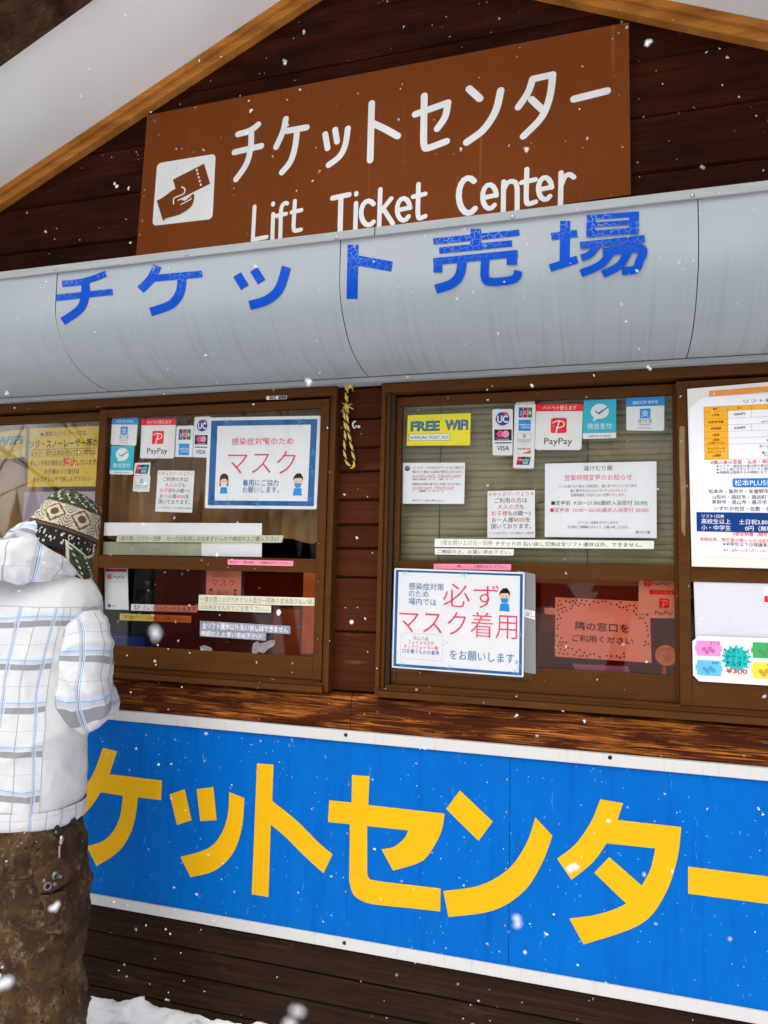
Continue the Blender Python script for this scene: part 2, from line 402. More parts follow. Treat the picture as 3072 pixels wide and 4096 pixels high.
# interior shell behind the windows
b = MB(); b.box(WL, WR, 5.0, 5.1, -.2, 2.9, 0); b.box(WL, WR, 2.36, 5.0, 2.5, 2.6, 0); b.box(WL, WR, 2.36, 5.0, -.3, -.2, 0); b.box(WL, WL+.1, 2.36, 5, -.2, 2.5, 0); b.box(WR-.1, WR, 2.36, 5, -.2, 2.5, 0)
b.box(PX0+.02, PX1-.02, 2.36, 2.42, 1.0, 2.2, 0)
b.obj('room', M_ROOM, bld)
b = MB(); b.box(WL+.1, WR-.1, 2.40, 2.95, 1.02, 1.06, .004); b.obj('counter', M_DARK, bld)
# roof: white soffit, slab, trims, bargeboards
Y_OUT = 1.562
for s in (-1, 1):
    xo = APX+s*4.3; zo = roof_z(xo)
    def strip(name, m, ya, yb, d0, d1):          # a layer of the slope between vertical offsets d0..d1
        b = MB(); dn = Vector((s*SL, 0, 1))
        q = [(APX, ya, APZ+d0), (xo, ya, zo+d0), (xo, yb, zo+d0), (APX, yb, APZ+d0)]
        v = q+[(x, y, z+d1-d0) for x, y, z in q]
        f = [(0, 1, 2, 3), (7, 6, 5, 4)]+[(i, (i+1) % 4, 4+(i+1) % 4, 4+i) for i in range(4)]
        return b.add(v, f).obj(name, m, bld)
    strip('soffit', M_SOFFIT, Y_OUT+.25, D+.06, 0, .03)
    strip('roof_trim', M_TRIM, D-.032, D-.0005, -.062, -.002)
    strip('roof_trim', M_TRIM, D-.045, D-.034, -.030, -.002)
    strip('bargeboard', M_BARGE, Y_OUT+.095, Y_OUT+.248, -.07, .16)
    strip('bargeboard', M_BARGE, Y_OUT, Y_OUT+.093, -.04, .20)
    strip('roof', M_DARK, Y_OUT+.25, 5.2, .032, .16)
    o = strip('roof_snow', MATS['snow'], Y_OUT-.03, 5.2, .205, .42)

# ------------------------------------------------------------------ windows (parts of the office)
def P_(f, x, y, Y): return P(*f(x, y), Y)
A5 = zm(1.508, 400, 1550); A3 = zm(1.508, 300, 2150); R1 = zm(2.074, 1500, 1500); R2 = zm(2.074, 2000, 1550)
R3 = zm(2.765, 2672, 1480); R4 = zm(2.074, 1500, 2200); R5 = zm(1.7068, 2100, 2200); R6 = zm(2.37, 2100, 2280); L0 = zm(2.074, 0, 1600)
ZT, ZB = 2.134, 1.113                            # window opening
YB, YF = 2.312, 2.283                            # glass planes of the back and the front sash
zrt = ZZ(1000, 2232, 2.28); zrb = zrt-.046       # middle rail
def window(x0, x1, xm, front_right, xr_in, xl_in, zbot, ztop_rail):
    fr = MB(); yo = 2.262
    fr.box(x0, x1, yo, 2.36, ZT-.030, ZT)        # head
    fr.box(x0, x0+.014, yo, 2.36, ZB, ZT-.0305); fr.box(x1-.014, x1, yo, 2.36, ZB, ZT-.0305)   # jambs
    fr.box(x0+.0145, x0+.026, yo+.012, 2.36, ZB+.026, ZT-.0305); fr.box(x1-.026, x1-.0145, yo+.012, 2.36, ZB+.026, ZT-.0305)
    fr.box(x0+.0145, x1-.0145, yo-.016, 2.36, ZB, ZB+.018)                                      # sill
    fr.box(x0+.0145, x1-.0145, yo+.006, 2.36, ZB+.0185, ZB+.026)
    for k in range(3): fr.box(x0+.03, x1-.03, 2.275+.024*k, 2.279+.024*k, ZB+.0265, ZB+.036, .0005)
    wf = fr.obj('window', M_FRAME, bld)
    ch = MB(); ch.box(x0+.026, x1-.026, 2.33, 2.357, ZT-.046, ZT-.0305, .0005); ch.box(x0+.0265, x0+.046, 2.33, 2.357, ZB+.03, ZT-.047, .0005); ch.box(x0+.0265, x0+.042, 2.282, 2.3295, ZB+.03, ZT-.031, .0005); ch.obj('recess_shade', M_FRAMED, wf)  # dark boxes in the gaps by the sash, standing in for shade
    out = [wf]
    for i, (a, c) in enumerate(((x0+.028, xm+.012), (xm-.012, x1-.028))):
        fr_ = (i == 1) == front_right; yg = YF if fr_ else YB
        sw = .032; s = MB(); t0 = ztop_rail; y0, y1 = yg-.013, yg+.011
        sl = sw if (i or not xl_in) else .018; a += 0 if sl == sw else .014
        s.box(a, a+sl, y0, y1, ZB+.037, ZT-.040); s.box(c-sw, c, y0, y1, ZB+.037, ZT-.040)
        s.box(a+sl+.0003, c-sw-.0003, y0+.001, y1-.001, t0, ZT-.040)
        s.box(a+sl+.0003, c-sw-.0003, y0+.001, y1-.001, zrb, zrt)
        s.box(a+sl+.0003, c-sw-.0003, y0+.001, y1-.001, ZB+.037, zbot)
        sh = s.obj('sash', M_FRAME, wf)
        for lo, hi in ((zrt, t0), (zbot, zrb)):
            gb = MB(); gb.box(a+sl-.004, c-sw+.004, yg-.002, yg+.002, lo-.004, hi+.004, 0); gb.obj('glass_pane', M_GLASS, wf)
        out.append((a+sl, c-sw, yg))
    return out
ztr = ZZ(800, 1656, 2.283); zbl = ZZ(1100, 2618, 2.283); 
xmL = XX(408, 1900, 2.283)-.004
winL = window(-2.93, XX(1343, 1700, 2.262), xmL, True, 0, 0, zbl, ztr)
xmR = XX(2722, 2000, 2.29)+.003
winR = window(XX(1524, 1700, 2.262), 1.58, xmR, True, 0, 1, zbl+.004, ztr)
# red film inside the lower panes
def film(x0, x1, yg, win):
    b = MB(); b.box(x0, x1, yg+.0035, yg+.0043, zbl-.002, zrb+.002, 0); b.obj('red_film', M_FILM, win)
la, lb, lyg = winL[2]; film(XX(612, 2450, lyg), lb+.003, lyg, winL[0])
ra, rb, ryg = winR[1]; film(ra-.003, rb+.003, ryg, winR[0])
# shade in the recess between jamb and back sash is painted by dark boxes

# ------------------------------------------------------------------ awning: folded sheet steel with painted letters
PROF = [(1.935, 2.501), (1.935, 2.40), (1.937, 2.35), (1.947, 2.31), (1.966, 2.275), (1.995, 2.238), (2.032, 2.205), (2.075, 2.182), (2.125, 2.166), (2.18, 2.156), (2.238, 2.152)]
_pp = [(Vector((0, y, z)), 0.0) for y, z in PROF[1:]]
PROF = [PROF[0], (1.935, 2.45)] + [(a.y, a.z) for a, _ in dense(_pp, 4)]
AX0, AX1 = -3.6, 3.0
aw = thing('curved_awning', 'long curved grey metal awning with blue lettering above the ticket windows', 'awning', (-.4, D, 2.15))
arcs = [0]
for (y0, z0), (y1, z1) in zip(PROF, PROF[1:]): arcs.append(arcs[-1]+math.hypot(y1-y0, z1-z0))
def awning_hit(px, py, off):
    d = ray(px, py)
    for (y0, z0), (y1, z1) in zip(PROF, PROF[1:]):
        ey, ez = y1-y0, z1-z0; L = math.hypot(ey, ez); nY, nZ = ez/L, -ey/L   # outward normal points to -y / down
        if nY > 0: nY, nZ = -nY, -nZ
        ay, az = y0+nY*off, z0+nZ*off
        # s*d = (x, ay+t*ey, az-CAMZ+t*ez)
        det = d.y*(-ez)-(-ey)*d.z
        if abs(det) < 1e-9: continue
        s = (ay*(-ez)-(-ey)*(az-CAMZ))/det; t = (d.y*(az-CAMZ)-d.z*ay)/det
        if -.02 <= t <= 1.02 and s > 0: return Vector((d.x*s, d.y*s, d.z*s+CAMZ))
    return P(px, py, PROF[0][0]-off)
g = NG('awning_steel')
tc = g.n('ShaderNodeTexCoord').outputs['UV']
mp = lambda sc: g.n('ShaderNodeMapping', i_Vector=tc, i_Scale=sc).outputs[0]
sep = g.n('ShaderNodeSeparateXYZ', i_0=tc); low = g.step(sep.outputs[1], .10, .42)
fine = g.noise(mp((60, 1.3, 1)), 1.0, 6, .65, .25); fine2 = g.noise(mp((20, .8, 1)), 1.0, 5, .6, .2); cl = g.noise(mp((2.2, 3, 1)), 1.6, 4)
c = g.mix(cl, (.275, .31, .335), (.345, .37, .39))
c = g.mix(g.math('MULTIPLY', g.step(fine, .50, .74), g.math('ADD', g.math('MULTIPLY', low, .42), .03)), c, (.15, .17, .19))
c = g.mix(g.math('MULTIPLY', g.math('MULTIPLY', g.step(fine2, .58, .76), low), .38), c, (.42, .45, .44))
c = g.mix(g.math('MULTIPLY', g.step(g.noise(mp((9, 1.1, 1)), 1.1, 3), .5, .75), .25), c, (.27, .34, .31))
M_AW = g.base(c, g.math('ADD', g.math('MULTIPLY', fine, .25), .30), fine, .05, .001); g.b.inputs['Metallic'].default_value = 0; g.b.inputs['Specular IOR Level'].default_value = .22
joints = [AX0]+[XX(230, 1090, 1.935), XX(1362, 985, 1.935), XX(2792, 800, 1.935), 1.42]+[AX1]
for a, c_ in zip(joints, joints[1:]):
    nxx = 8; b = MB(); n = len(PROF); a += .0012; c_ -= .0012
    v = [(a+(c_-a)*i/nxx, y+.0022*noise.noise(Vector(((a+i)*1.7, z*6, 0))), z) for i in range(nxx+1) for y, z in PROF]
    f = [(i*n+j, i*n+j+1, (i+1)*n+j+1, (i+1)*n+j) for i in range(nxx) for j in range(n-1)]
    uv = [[(a+(c_-a)*(i+di)/nxx, arcs[j+dj]) for di, dj in ((0, 0), (0, 1), (1, 1), (1, 0))] for i in range(nxx) for j in range(n-1)]
    b.add(v, f, 0, uv); b.obj('curved_panel', M_AW, aw, True)
for xe in (AX0, AX1):
    b = MB(); b.prism([(0, 0)]*0 or [(q[0], q[1]) for q in PROF]+[(D-.004, PROF[-1][1]), (D-.004, PROF[0][1])], 0, .002)
    v = [(xe+(p.y if xe > 0 else -p.y), p.x, p.z) for p in b.v]; b.v = [Vector(q) for q in v]; b.obj('end_plate', M_AW, aw)
MF = mat('flashing_steel', (.30, .315, .325), .5, .12, 8, 0, 0, .2, (1, 4, 9))
xs_ = XX(1497, 905, 1.92)
for a, c_ in ((AX0, xs_-.0015), (xs_+.0015, AX1)):
    b = MB(); b.box(a, c_, 1.926, 1.9345, 2.4795, 2.5045, .0015); b.box(a, c_, 1.935, D-.002, 2.497, 2.5, .0005); b.obj('top_flashing', MF, aw)
b = MB(); b.box(AX0, AX1, 2.232, D-.003, 2.136, 2.150, .002); b.box(AX0, AX1, 2.240, D-.003, 2.1505, 2.158, .0005, 1); b.obj('bottom_flashing', [MF, M_DARK], aw)
for px, py in ((218, 1076), (1346, 951), (2770, 783), (745, 1020), (2050, 868)):
    p = P(px, py, 1.926); b = MB(); b.ico((p.x, 1.9255, p.z), .0058, 2, sc=(1, .5, 1)); b.obj('rivet', SCREWM, aw, True)
for px, py in ((46, 1585), (388, 1566), (997, 1534), (1446, 1510), (2100, 1471), (2764, 1429)):
    p = awning_hit(px, py, .001); b = MB(); b.ico(p, .0055, 1, sc=(1, .7, .7)); b.obj('rivet', SCREWM, aw, True)
g = NG('cracked_blue_vinyl'); vo = g.n('ShaderNodeTexVoronoi', feature='DISTANCE_TO_EDGE', i_Vector=g.coord(), i_Scale=58.0).outputs['Distance']
hz = g.step(g.n('ShaderNodeSeparateXYZ', i_0=g.coord()).outputs[2], .20, .31)
ck = g.math('MULTIPLY', g.step(vo, .045, .02), g.math('MULTIPLY', hz, g.step(g.noise(g.coord(), 9), .40, .52)))
M_VIN = g.base(g.mix(ck, g.mix(g.noise(g.coord(), 20), (.003, .052, .37), (.005, .072, .46)), (.20, .27, .48)), .5); M_VIN.node_tree.nodes['Principled BSDF'].inputs['Specular IOR Level'].default_value = .05
z3 = zm(1.08, 0, 1000); z4 = zm(1.08, 1536, 700); ident = lambda x, y: (x, y)
AWL = [
 [(z3, [(268, 146), (340, 139), (400, 124), (458, 102)], 27), (z3, [(242, 206), (487, 181)], 27), (z3, [(366, 132), (368, 195), (345, 255), (270, 309)], 36)],
 [(z3, [(680, 68), (652, 125), (606, 172)], 38), (z3, [(664, 122), (873, 103)], 29), (z3, [(786, 112), (778, 180), (738, 235), (650, 268)], 38)],
 [(z3, [(1024, 106), (1058, 162)], 40), (z3, [(1096, 84), (1130, 138)], 38), (z3, [(1237, 73), (1207, 165), (1155, 215), (1078, 240)], 40)],
 [(ident, [(1412, 979), (1408, 1196)], 44), (ident, [(1432, 1042), (1568, 1066)], 40)],
 [(z4, [(397, 233), (396, 325)], 46), (z4, [(213, 287), (585, 249)], 27), (z4, [(238, 326), (553, 295)], 27), (z4, [(213, 374), (578, 338)], 30), (z4, [(233, 372), (233, 421)], 38), (z4, [(553, 342), (552, 388)], 45),
  (z4, [(338, 366), (327, 430), (292, 470), (223, 494)], 40), (z4, [(437, 362), (436, 440), (460, 462), (545, 455), (572, 440), (580, 414)], 36)],
 [(z4, [(783, 198), (780, 388)], 44), (z4, [(722, 266), (835, 252)], 32), (z4, [(717, 402), (836, 364)], 33), (z4, [(876, 184), (1102, 168)], 22), (z4, [(895, 182), (892, 268)], 38), (z4, [(1081, 166), (1079, 255)], 42),
  (z4, [(908, 214), (1068, 203)], 20), (z4, [(890, 254), (1098, 237)], 26), (z4, [(847, 304), (1127, 274)], 30), (z4, [(925, 300), (890, 342), (852, 358)], 30), (z4, [(945, 334), (1110, 316), (1102, 375), (1085, 408), (1028, 416)], 36),
  (z4, [(985, 326), (935, 388), (850, 425)], 34), (z4, [(1060, 320), (1020, 388), (945, 430)], 34)]]
for strokes in AWL:
    b = MB()
    for i, (zf, pts, wpx) in enumerate(strokes):
        px = [zf(*p) for p in pts]; px = curve2(px, 8) if len(px) > 2 else [tuple(px[0][k]+(px[1][k]-px[0][k])*t/14 for k in (0, 1)) for t in range(15)]
        q = ribbon(px, wpx/1.08 if zf is not ident else wpx); n = len(px); R_, L_ = q[:n], q[n:][::-1]
        m5 = 4; v = []
        for a, c_ in zip(R_, L_):
            for k in range(m5+1): h = a.lerp(c_, k/m5); v.append(awning_hit(h.x, h.y, .0012+.0003*i))
        b.add(v, [(j*(m5+1)+k, j*(m5+1)+k+1, (j+1)*(m5+1)+k+1, (j+1)*(m5+1)+k) for j in range(n-1) for k in range(m5)])
    b.obj('painted_letter', M_VIN, aw)

# ------------------------------------------------------------------ brown sign on the gable
YS = D-.022
g = NG('brown_sign_paint'); big = g.noise(g.coord('Object', (1, 1, .7)), 4, 6, .6); run = g.noise(g.coord('Object', (34, 1, .9)), 1.6, 5, .6)
c = g.mix(big, (.165, .041, .0085), (.225, .060, .0135)); c = g.mix(g.math('MULTIPLY', g.step(run, .60, .70), g.math('MULTIPLY', g.step(big, .45, .6), .5)), c, (.30, .13, .055))
c = g.mix(g.math('MULTIPLY', g.step(g.noise(g.coord('Object', (9, 1, 2)), 7, 6, .7), .62, .72), .6), c, (.10, .024, .006))
M_BROWN = g.base(c, .6, big, .1, .002); g.b.inputs['Specular IOR Level'].default_value = .04
brn = Poster('brown_sign', 'large brown metal sign with white rounded lettering and a ticket symbol on the gable', 'sign', [(592, 463), (2515, 92), (2523, 780), (544, 1062)], YS,
             M_BROWN, 0, .004, parent_name='sign_panel')
def px_uv(p, x, y):                              # photo pixel -> u,v on a sheet (inverse of the bilinear map)
    q = P(x, y, p.Y-p.th); u = v = .5
    for _ in range(12):
        a = p.q4[0].lerp(p.q4[1], u); d_ = p.q4[3].lerp(p.q4[2], u); m_ = a.lerp(d_, v); ex, ez = q.x-m_.x, q.z-m_.z
        du = (p.q4[1]-p.q4[0]).lerp(p.q4[2]-p.q4[3], v); dv = d_-a; det = du.x*dv.z-dv.x*du.z
        u += (ex*dv.z-dv.x*ez)/det; v += (du.x*ez-ex*du.z)/det
    return (u, v)
z1 = zm(1.08, 0, 0); z2 = zm(1.08, 1536, 0)
WSG = mat('white_sign_vinyl', (.86, .85, .83), .45, .05, 15)
def arc(cx, cy, rx, ry, a0, a1, n=12): return [(cx+rx*math.cos(rad(a0+(a1-a0)*i/n)), cy-ry*math.sin(rad(a0+(a1-a0)*i/n))) for i in range(n+1)]
sh = lambda pts: pts
def cv(*pts): return curve2(list(pts), 6)
BRN = [
 (27, z1, [cv((1028, 580), (1065, 570), (1095, 555), (1116, 538)), [(1013, 658), (1129, 631)], cv((1086, 562), (1083, 640), (1064, 710), (1020, 775))]),
 (27, z1, [cv((1235, 514), (1222, 570), (1193, 635)), [(1238, 566), (1325, 551)], cv((1284, 562), (1274, 640), (1254, 700), (1218, 745))]),
 (26, z1, [[(1405, 580), (1415, 640)], [(1448, 561), (1456, 612)], cv((1503, 556), (1492, 625), (1468, 675), (1420, 713))]),
 (28, z1, [[(1606, 447), (1599, 692)], cv((1604, 530), (1660, 556), (1718, 588))]),
 (28, z2, [[(135, 494), (276, 444)]+cv((276, 444), (264, 505), (230, 556))[1:], [(174, 415), (171, 600)]+cv((171, 600), (174, 630), (190, 640), (270, 611))[1:]]),
 (29, z2, [[(368, 384), (414, 426)], cv((504, 392), (482, 480), (430, 560), (357, 615))]),
 (27, z2, [cv((642, 342), (622, 400), (580, 463)), [(642, 342), (729, 323)]+cv((729, 323), (716, 420), (680, 508), (602, 589))[1:], [(637, 430), (690, 480)]]),
 (29, z2, [[(821, 428), (963, 393)]]),
 (18, z1, [[(1100, 893), (1092, 1038)], [(1092, 1036), (1152, 1024)]]), (18, z1, [[(1180, 925), (1174, 1120)], [(1180, 879), (1180, 884)]]),
 (18, z1, [arc(1234, 915, 20, 38, 70, 180, 8)+[(1208, 1110)], [(1192, 933), (1236, 924)]]), (18, z1, [[(1274, 868), (1268, 975)]+cv((1268, 975), (1273, 996), (1300, 992))[1:], [(1260, 917), (1302, 908)]]),
 (22, z1, [[(1437, 856), (1508, 841)], [(1473, 850), (1467, 1090)]]), (19, z1, [[(1538, 878), (1533, 1060)], [(1539, 835), (1539, 840)]]),
 (20, z1, [arc(1592, 920, 32, 52, 48, 312)]), (19, z1, [[(1643, 818), (1637, 1000)], [(1690, 858), (1642, 918)], [(1656, 902), (1697, 966)]]),
 (19, z2, [[(60, 908), (112, 897)], arc(85, 905, 28, 48, 8, 320)]), (19, z2, [[(149, 796), (146, 915)]+cv((146, 915), (152, 942), (178, 934))[1:], [(126, 850), (178, 838)]]),
 (23, z2, [arc(365, 845, 42, 76, 55, 312)]), (19, z2, [[(428, 855), (484, 843)], arc(456, 850, 30, 52, 6, 315)]),
 (19, z2, [[(517, 785), (515, 920)], cv((517, 820), (532, 792), (556, 784), (574, 806), (575, 905))]), (19, z2, [[(617, 731), (614, 850)]+cv((614, 850), (620, 880), (655, 872))[1:], [(594, 789), (654, 776)]]),
 (19, z2, [[(669, 820), (724, 808)], arc(696, 815, 29, 48, 6, 315)]), (19, z2, [[(765, 746), (762, 890)], cv((764, 806), (780, 766), (800, 754), (820, 766))])]
brn.b = MB(); brn.eps = .00025
for wpx, zf, strokes in BRN:
    brn.new('letter'); brn.k = 1
    for pts in strokes: brn.line([px_uv(brn, *zf(*p)) for p in pts], wpx*.86, WSG, True)
    brn.end()
brn.new('ticket_symbol'); brn.k = 1
SG = lambda x, y: px_uv(brn, *z1(x, y))
def srr(c4, r=.07):
    out = []
    for i, (u, v) in enumerate(rr(0, 0, 1, 1, r, r)):
        a = (c4[0][0]+(c4[1][0]-c4[0][0])*u, c4[0][1]+(c4[1][1]-c4[0][1])*u); d_ = (c4[3][0]+(c4[2][0]-c4[3][0])*u, c4[3][1]+(c4[2][1]-c4[3][1])*u)
        out.append(SG(a[0]+(d_[0]-a[0])*v, a[1]+(d_[1]-a[1])*v))
    return out
BRM = MATS['brown_sign_paint']
brn.poly(srr([(679, 706), (932, 664), (918, 946), (658, 976)]), WSG)
brn.poly([SG(*p) for p in ((747, 776), (882, 707), (908, 794), (772, 862))], BRM)
for i in range(5):
    t0, t1 = i/5+.02, i/5+.13; brn.line([SG(849+22*t0, 729+80*t0), SG(849+22*t1, 729+80*t1)], 7, WSG)
brn.poly([SG(*p) for p in curve2([(698, 858), (722, 842), (748, 822), (785, 808), (800, 818), (796, 836), (768, 852), (800, 868), (836, 838), (838, 868), (822, 898), (780, 926), (740, 938), (716, 944)], 3)+[(706, 956), (678, 868)]], BRM)
brn.line([SG(*p) for p in curve2([(752, 884), (752, 860), (768, 850), (795, 838), (800, 818), (785, 808)])], 5, WSG)
brn.line([SG(*p) for p in ((768, 868), (800, 852), (832, 838))], 4, WSG); brn.line([SG(*p) for p in ((782, 886), (830, 860))], 4, WSG)
brn.end()
for q in ((668, 524), (615, 955)): 
    p = P(*z1(*q), YS-.005); b = MB(); b.ico(p, .006, 1, sc=(1, .5, 1)); b.obj('screw', SCREWM, brn.root, True)
for q in ((1014, 142), (1030, 635)):
    p = P(*z2(*q), YS-.005); b = MB(); b.ico(p, .006, 1, sc=(1, .5, 1)); b.obj('screw', SCREWM, brn.root, True)

# ------------------------------------------------------------------ blue sign under the windows
YBL = D-.034
g = NG('blue_sign_paint'); v_ = g.coord()
scr = g.step(g.noise(g.coord('Object', (6, 1, 1.3)), 14, 3, .5, 1.5), .70, .735); smd = g.noise(g.coord('Object', (1, 1, .5)), 5, 7, .65)
fl = g.step(g.n('ShaderNodeTexVoronoi', i_Vector=v_, i_Scale=38.0).outputs['Distance'], .085, .05)
c = g.mix(smd, (.0, .090, .38), (.0, .142, .52)); c = g.mix(g.math('MULTIPLY', g.step(g.noise(g.coord('Object', (9, 1, .8)), 2.2, 6, .7), .52, .72), .6), c, (.0, .07, .34))
c = g.mix(g.math('MULTIPLY', scr, .6), c, (.12, .36, .75)); c = g.mix(g.math('MULTIPLY', fl, .5), c, (.35, .55, .8))
M_BSIGN = g.base(c, .5); g.b.inputs['Specular IOR Level'].default_value = .05
M_YEL = mat('yellow_sign_vinyl', (.74, .395, .003), .42, .06, 7)
XBL0, XBL1 = -2.75, 1.9
zt_, zb_ = ZZ(1700, 2951, YBL), ZZ(1500, 3819, YBL)
bs = thing('blue_sign', 'long blue sign with big yellow lettering and a white metal edge below the windows', 'sign', (-.4, YBL, zb_))
xse = XX(2037, 3400, YBL)
for a, c_ in ((XBL0, xse-.0006), (xse+.0006, XBL1)):
    b = MB(); b.box(a, c_, YBL+.004, D-.001, zb_+.012, zt_-.012, .0006); b.obj('sign_panel', M_BSIGN, bs)
g = NG('white_edge'); g.base(g.mix(g.step(g.noise(g.coord('Object', (8, 1, 1)), 6, 8, .7), .55, .8), (.56, .55, .53), (.40, .39, .37)), .4); ewm = g.m
for a, c_ in ((zt_-.034, zt_), (zb_, zb_+.034)):
    b = MB(); b.box(XBL0-.03, XBL1+.03, YBL-.004, D-.0015, a, c_, .002); b.obj('edge_strip', ewm, bs)
for a in (XBL0-.03, XBL1): 
    b = MB(); b.box(a, a+.03, YBL-.004, D-.0015, zb_+.0345, zt_-.0345, .002); b.obj('edge_strip', ewm, bs)
for px, py in ((1383, 2940), (1377, 3772), (2440, 3030)):
    p = P(px, py, YBL-.004); b = MB(); b.ico(p, .007, 1, sc=(1, .35, 1)); b.obj('screw', MATS['recess_shade_screw'], bs, True)
q1 = zm(1.185, 300, 2700); q2 = zm(1.127, 1600, 2650)
for f_, q in ((q1, [(612, 410), (1297, 520), (1290, 750), (595, 778), (1283, 1027)]), (q2, [(482, 528), (480, 675), (477, 930), (473, 1187), (1148, 716)])):
    for x, y in q:
        p = P(*f_(x, y), YBL+.004); b = MB(); b.ico(p, .0042, 1, sc=(1, .4, 1)); b.obj('rivet', SCREWM, bs, True)
def cv(*pts): return curve2(list(pts), 5)
BLU_L = [
 (q1, [[(132, 345), (200, 362)]+[(163, 470), (412, 500), (408, 593)]+[(298, 580)]+cv((298, 580), (288, 660), (262, 752), (205, 838), (103, 906))[1:]+cv((55, 812), (130, 788), (182, 740), (214, 668), (228, 572))+[(122, 556)]+cv((122, 556), (80, 620), (27, 677))[1:]+cv((-24, 602), (40, 540), (92, 455), (132, 345))]),
 (q1, [[(449, 566), (520, 541), (552, 688), (484, 711)], [(577, 541), (656, 531), (671, 688), (594, 692)], cv((731, 555), (725, 660), (690, 760), (625, 825), (500, 862))+cv((548, 958), (660, 928), (745, 850), (790, 730), (803, 583))]),
 (q1, [[(863, 419), (941, 425), (935, 597)]+cv((935, 597), (1050, 690), (1150, 790), (1221, 850))[1:]+[(1178, 940)]+cv((1178, 940), (1090, 860), (1000, 770), (928, 709))[1:]+[(917, 1052), (838, 1040)]]),
 (q1, [[(1313, 474), (1396, 480), (1390, 616)]+[(1752, 657)]+cv((1752, 657), (1738, 735), (1700, 815), (1640, 885), (1508, 927))[1:]+cv((1453, 826), (1510, 815), (1560, 775), (1580, 737))+[(1385, 716)]+cv((1385, 940), (1395, 965), (1425, 975), (1500, 985))+[(1733, 1012), (1731, 1121)]+cv((1600, 1106), (1440, 1090), (1370, 1075), (1320, 1040), (1300, 975))+[(1303, 707), (1200, 697), (1205, 594), (1311, 604)]]),
 (q2, [[(270, 577), (418, 717), (354, 804), (208, 660)], cv((610, 698), (570, 815), (490, 930), (360, 1005), (195, 1030))+cv((219, 1147), (420, 1118), (560, 1030), (640, 905), (687, 781))]),
 (q2, [[(903, 617), (1006, 634), (980, 710), (1268, 742)]+cv((1268, 742), (1250, 885), (1195, 1045), (1085, 1180), (828, 1271))[1:]+cv((763, 1154), (870, 1140), (960, 1115), (1020, 1087))+[(876, 948), (943, 877), (1090, 1006)]+cv((1090, 1006), (1130, 930), (1151, 838))[1:]+[(931, 815)]+cv((931, 815), (870, 900), (773, 980))[1:]+cv((709, 884), (790, 820), (860, 720), (903, 617))[:-1]]),
 (q2, [[(1299, 920), (1750, 976), (1749, 1100), (1299, 1042)]])]
for f_, polys in BLU_L:
    b = MB()
    for pl in polys:
        pts = [P(*f_(*q), YBL+.0034) for q in pl]; b.prism([(p.x, p.z) for p in pts], YBL+.0032, YBL+.0039)
    b.obj('letter', M_YEL, bs)
# the first letter of the word continues out of view behind the person
b = MB()
for s_ in ([(-2.47, .80), (-2.30, .81), (-2.19, .84)], [(-2.50, .70), (-2.16, .70)], [(-2.33, .83), (-2.33, .66), (-2.37, .56), (-2.46, .49)]):
    q = ribbon(s_, .06); b.prism([(p.x, p.y) for p in q], YBL+.0030-.0002*len(b.v)/40, YBL+.0039)
b.obj('letter', M_YEL, bs)

# ------------------------------------------------------------------ things on and behind the window glass
YLI, YRI = YF+.0095, YB+.0095                     # just inside the front / the back panes
YLO, YRO = YF-.0025, YB-.0025                     # on the outside of the panes
def C4(f, *q): return [f(*p) for p in q]
def pay_red(p, big=True):
    p.r(0, 0, 1, .16, PPR); p.t('ペイペイ使えます', .5, .085, .1, W2, .72, .01)
    p.end('logo'); paylogo(p, .5, .47, .34)
    p.end('lettering'); p.t('PayPay', .5, .80, .2, K, .60, .015); p.end()
def paylogo(p, u, v, d, m1=None, m2=None):
    a = p.w/p.h; m1 = m1 or PPR; m2 = m2 or W2
    p.r(u-d/2, v-d/2*a, u+d/2, v+d/2*a, m1, d*p.w*1000*.13)
    q = lambda x, y: (u+x*d, v+y*d*a)
    p.line([q(*k) for k in curve2([(-.40, -.16), (-.1, -.30), (.28, -.22), (.30, .02), (.02, .14), (-.18, .13)], 5)], d*p.w*1000*.07, m2)
    p.line([q(*k) for k in ((.02, -.28), (-.17, .5))], d*p.w*1000*.08, m2)
def alipay(p):
    p.r(0, 0, 1, .27, SBLU); p.t('超优汇率 笔笔省', .5, .15, .1, W2, .66); p.end('logo')
    p.r(.36, .34, .64, .34+.28*p.w/p.h, SBLU, 2); p.t('支', .5, .34+.14*p.w/p.h, .2, W2, .2, .01)
    p.end('lettering'); p.t('支付宝', .5, .71, .14, K, .38); p.t('ALIPAY', .5, .82, .07, K, .32); p.t('NETSTARS', .5, .92, .05, K, .36, .01); p.end()
def wechat(p):
    p.r(0, 0, 1, .86, CYAN); p.end('logo'); p.c(.5, .30, .56, W2, sy=.86); p.poly([(.34, .40), (.30, .56), (.48, .46)], W2)
    p.line([(.36, .28), (.46, .36), (.74, .20)], 3.4, BLU); p.end('lettering'); p.t('微信支付', .5, .68, .17, W2, .74); p.t('NETSTARS', .5, .935, .07, K, .64, .01); p.end()
def jcb(p, u, v, d):
    a = p.w/p.h; 
    for i, (m, ch) in enumerate(((flat('0c5aa8'), 'J'), (flat('c01838'), 'C'), (GRN, 'B'))):
        x = u-d/2+i*d/3+.01; p.r(x, v-d*.38*a, x+d/3-.02, v+d*.38*a, m, 1.4); p.t(ch, x+d/6-.01, v, d*.36*a, W2, None, .03)
def amex(p, u, v, d):
    a = p.w/p.h; p.r(u-d/2, v-d*.48*a, u+d/2, v+d*.48*a, SBLU); p.t('AMERICAN', u, v-d*.06*a, d*.2*a, W2, d*.9, .02); p.t('EXPRESS', u+d*.1, v+d*.16*a, d*.2*a, W2, d*.72, .02)
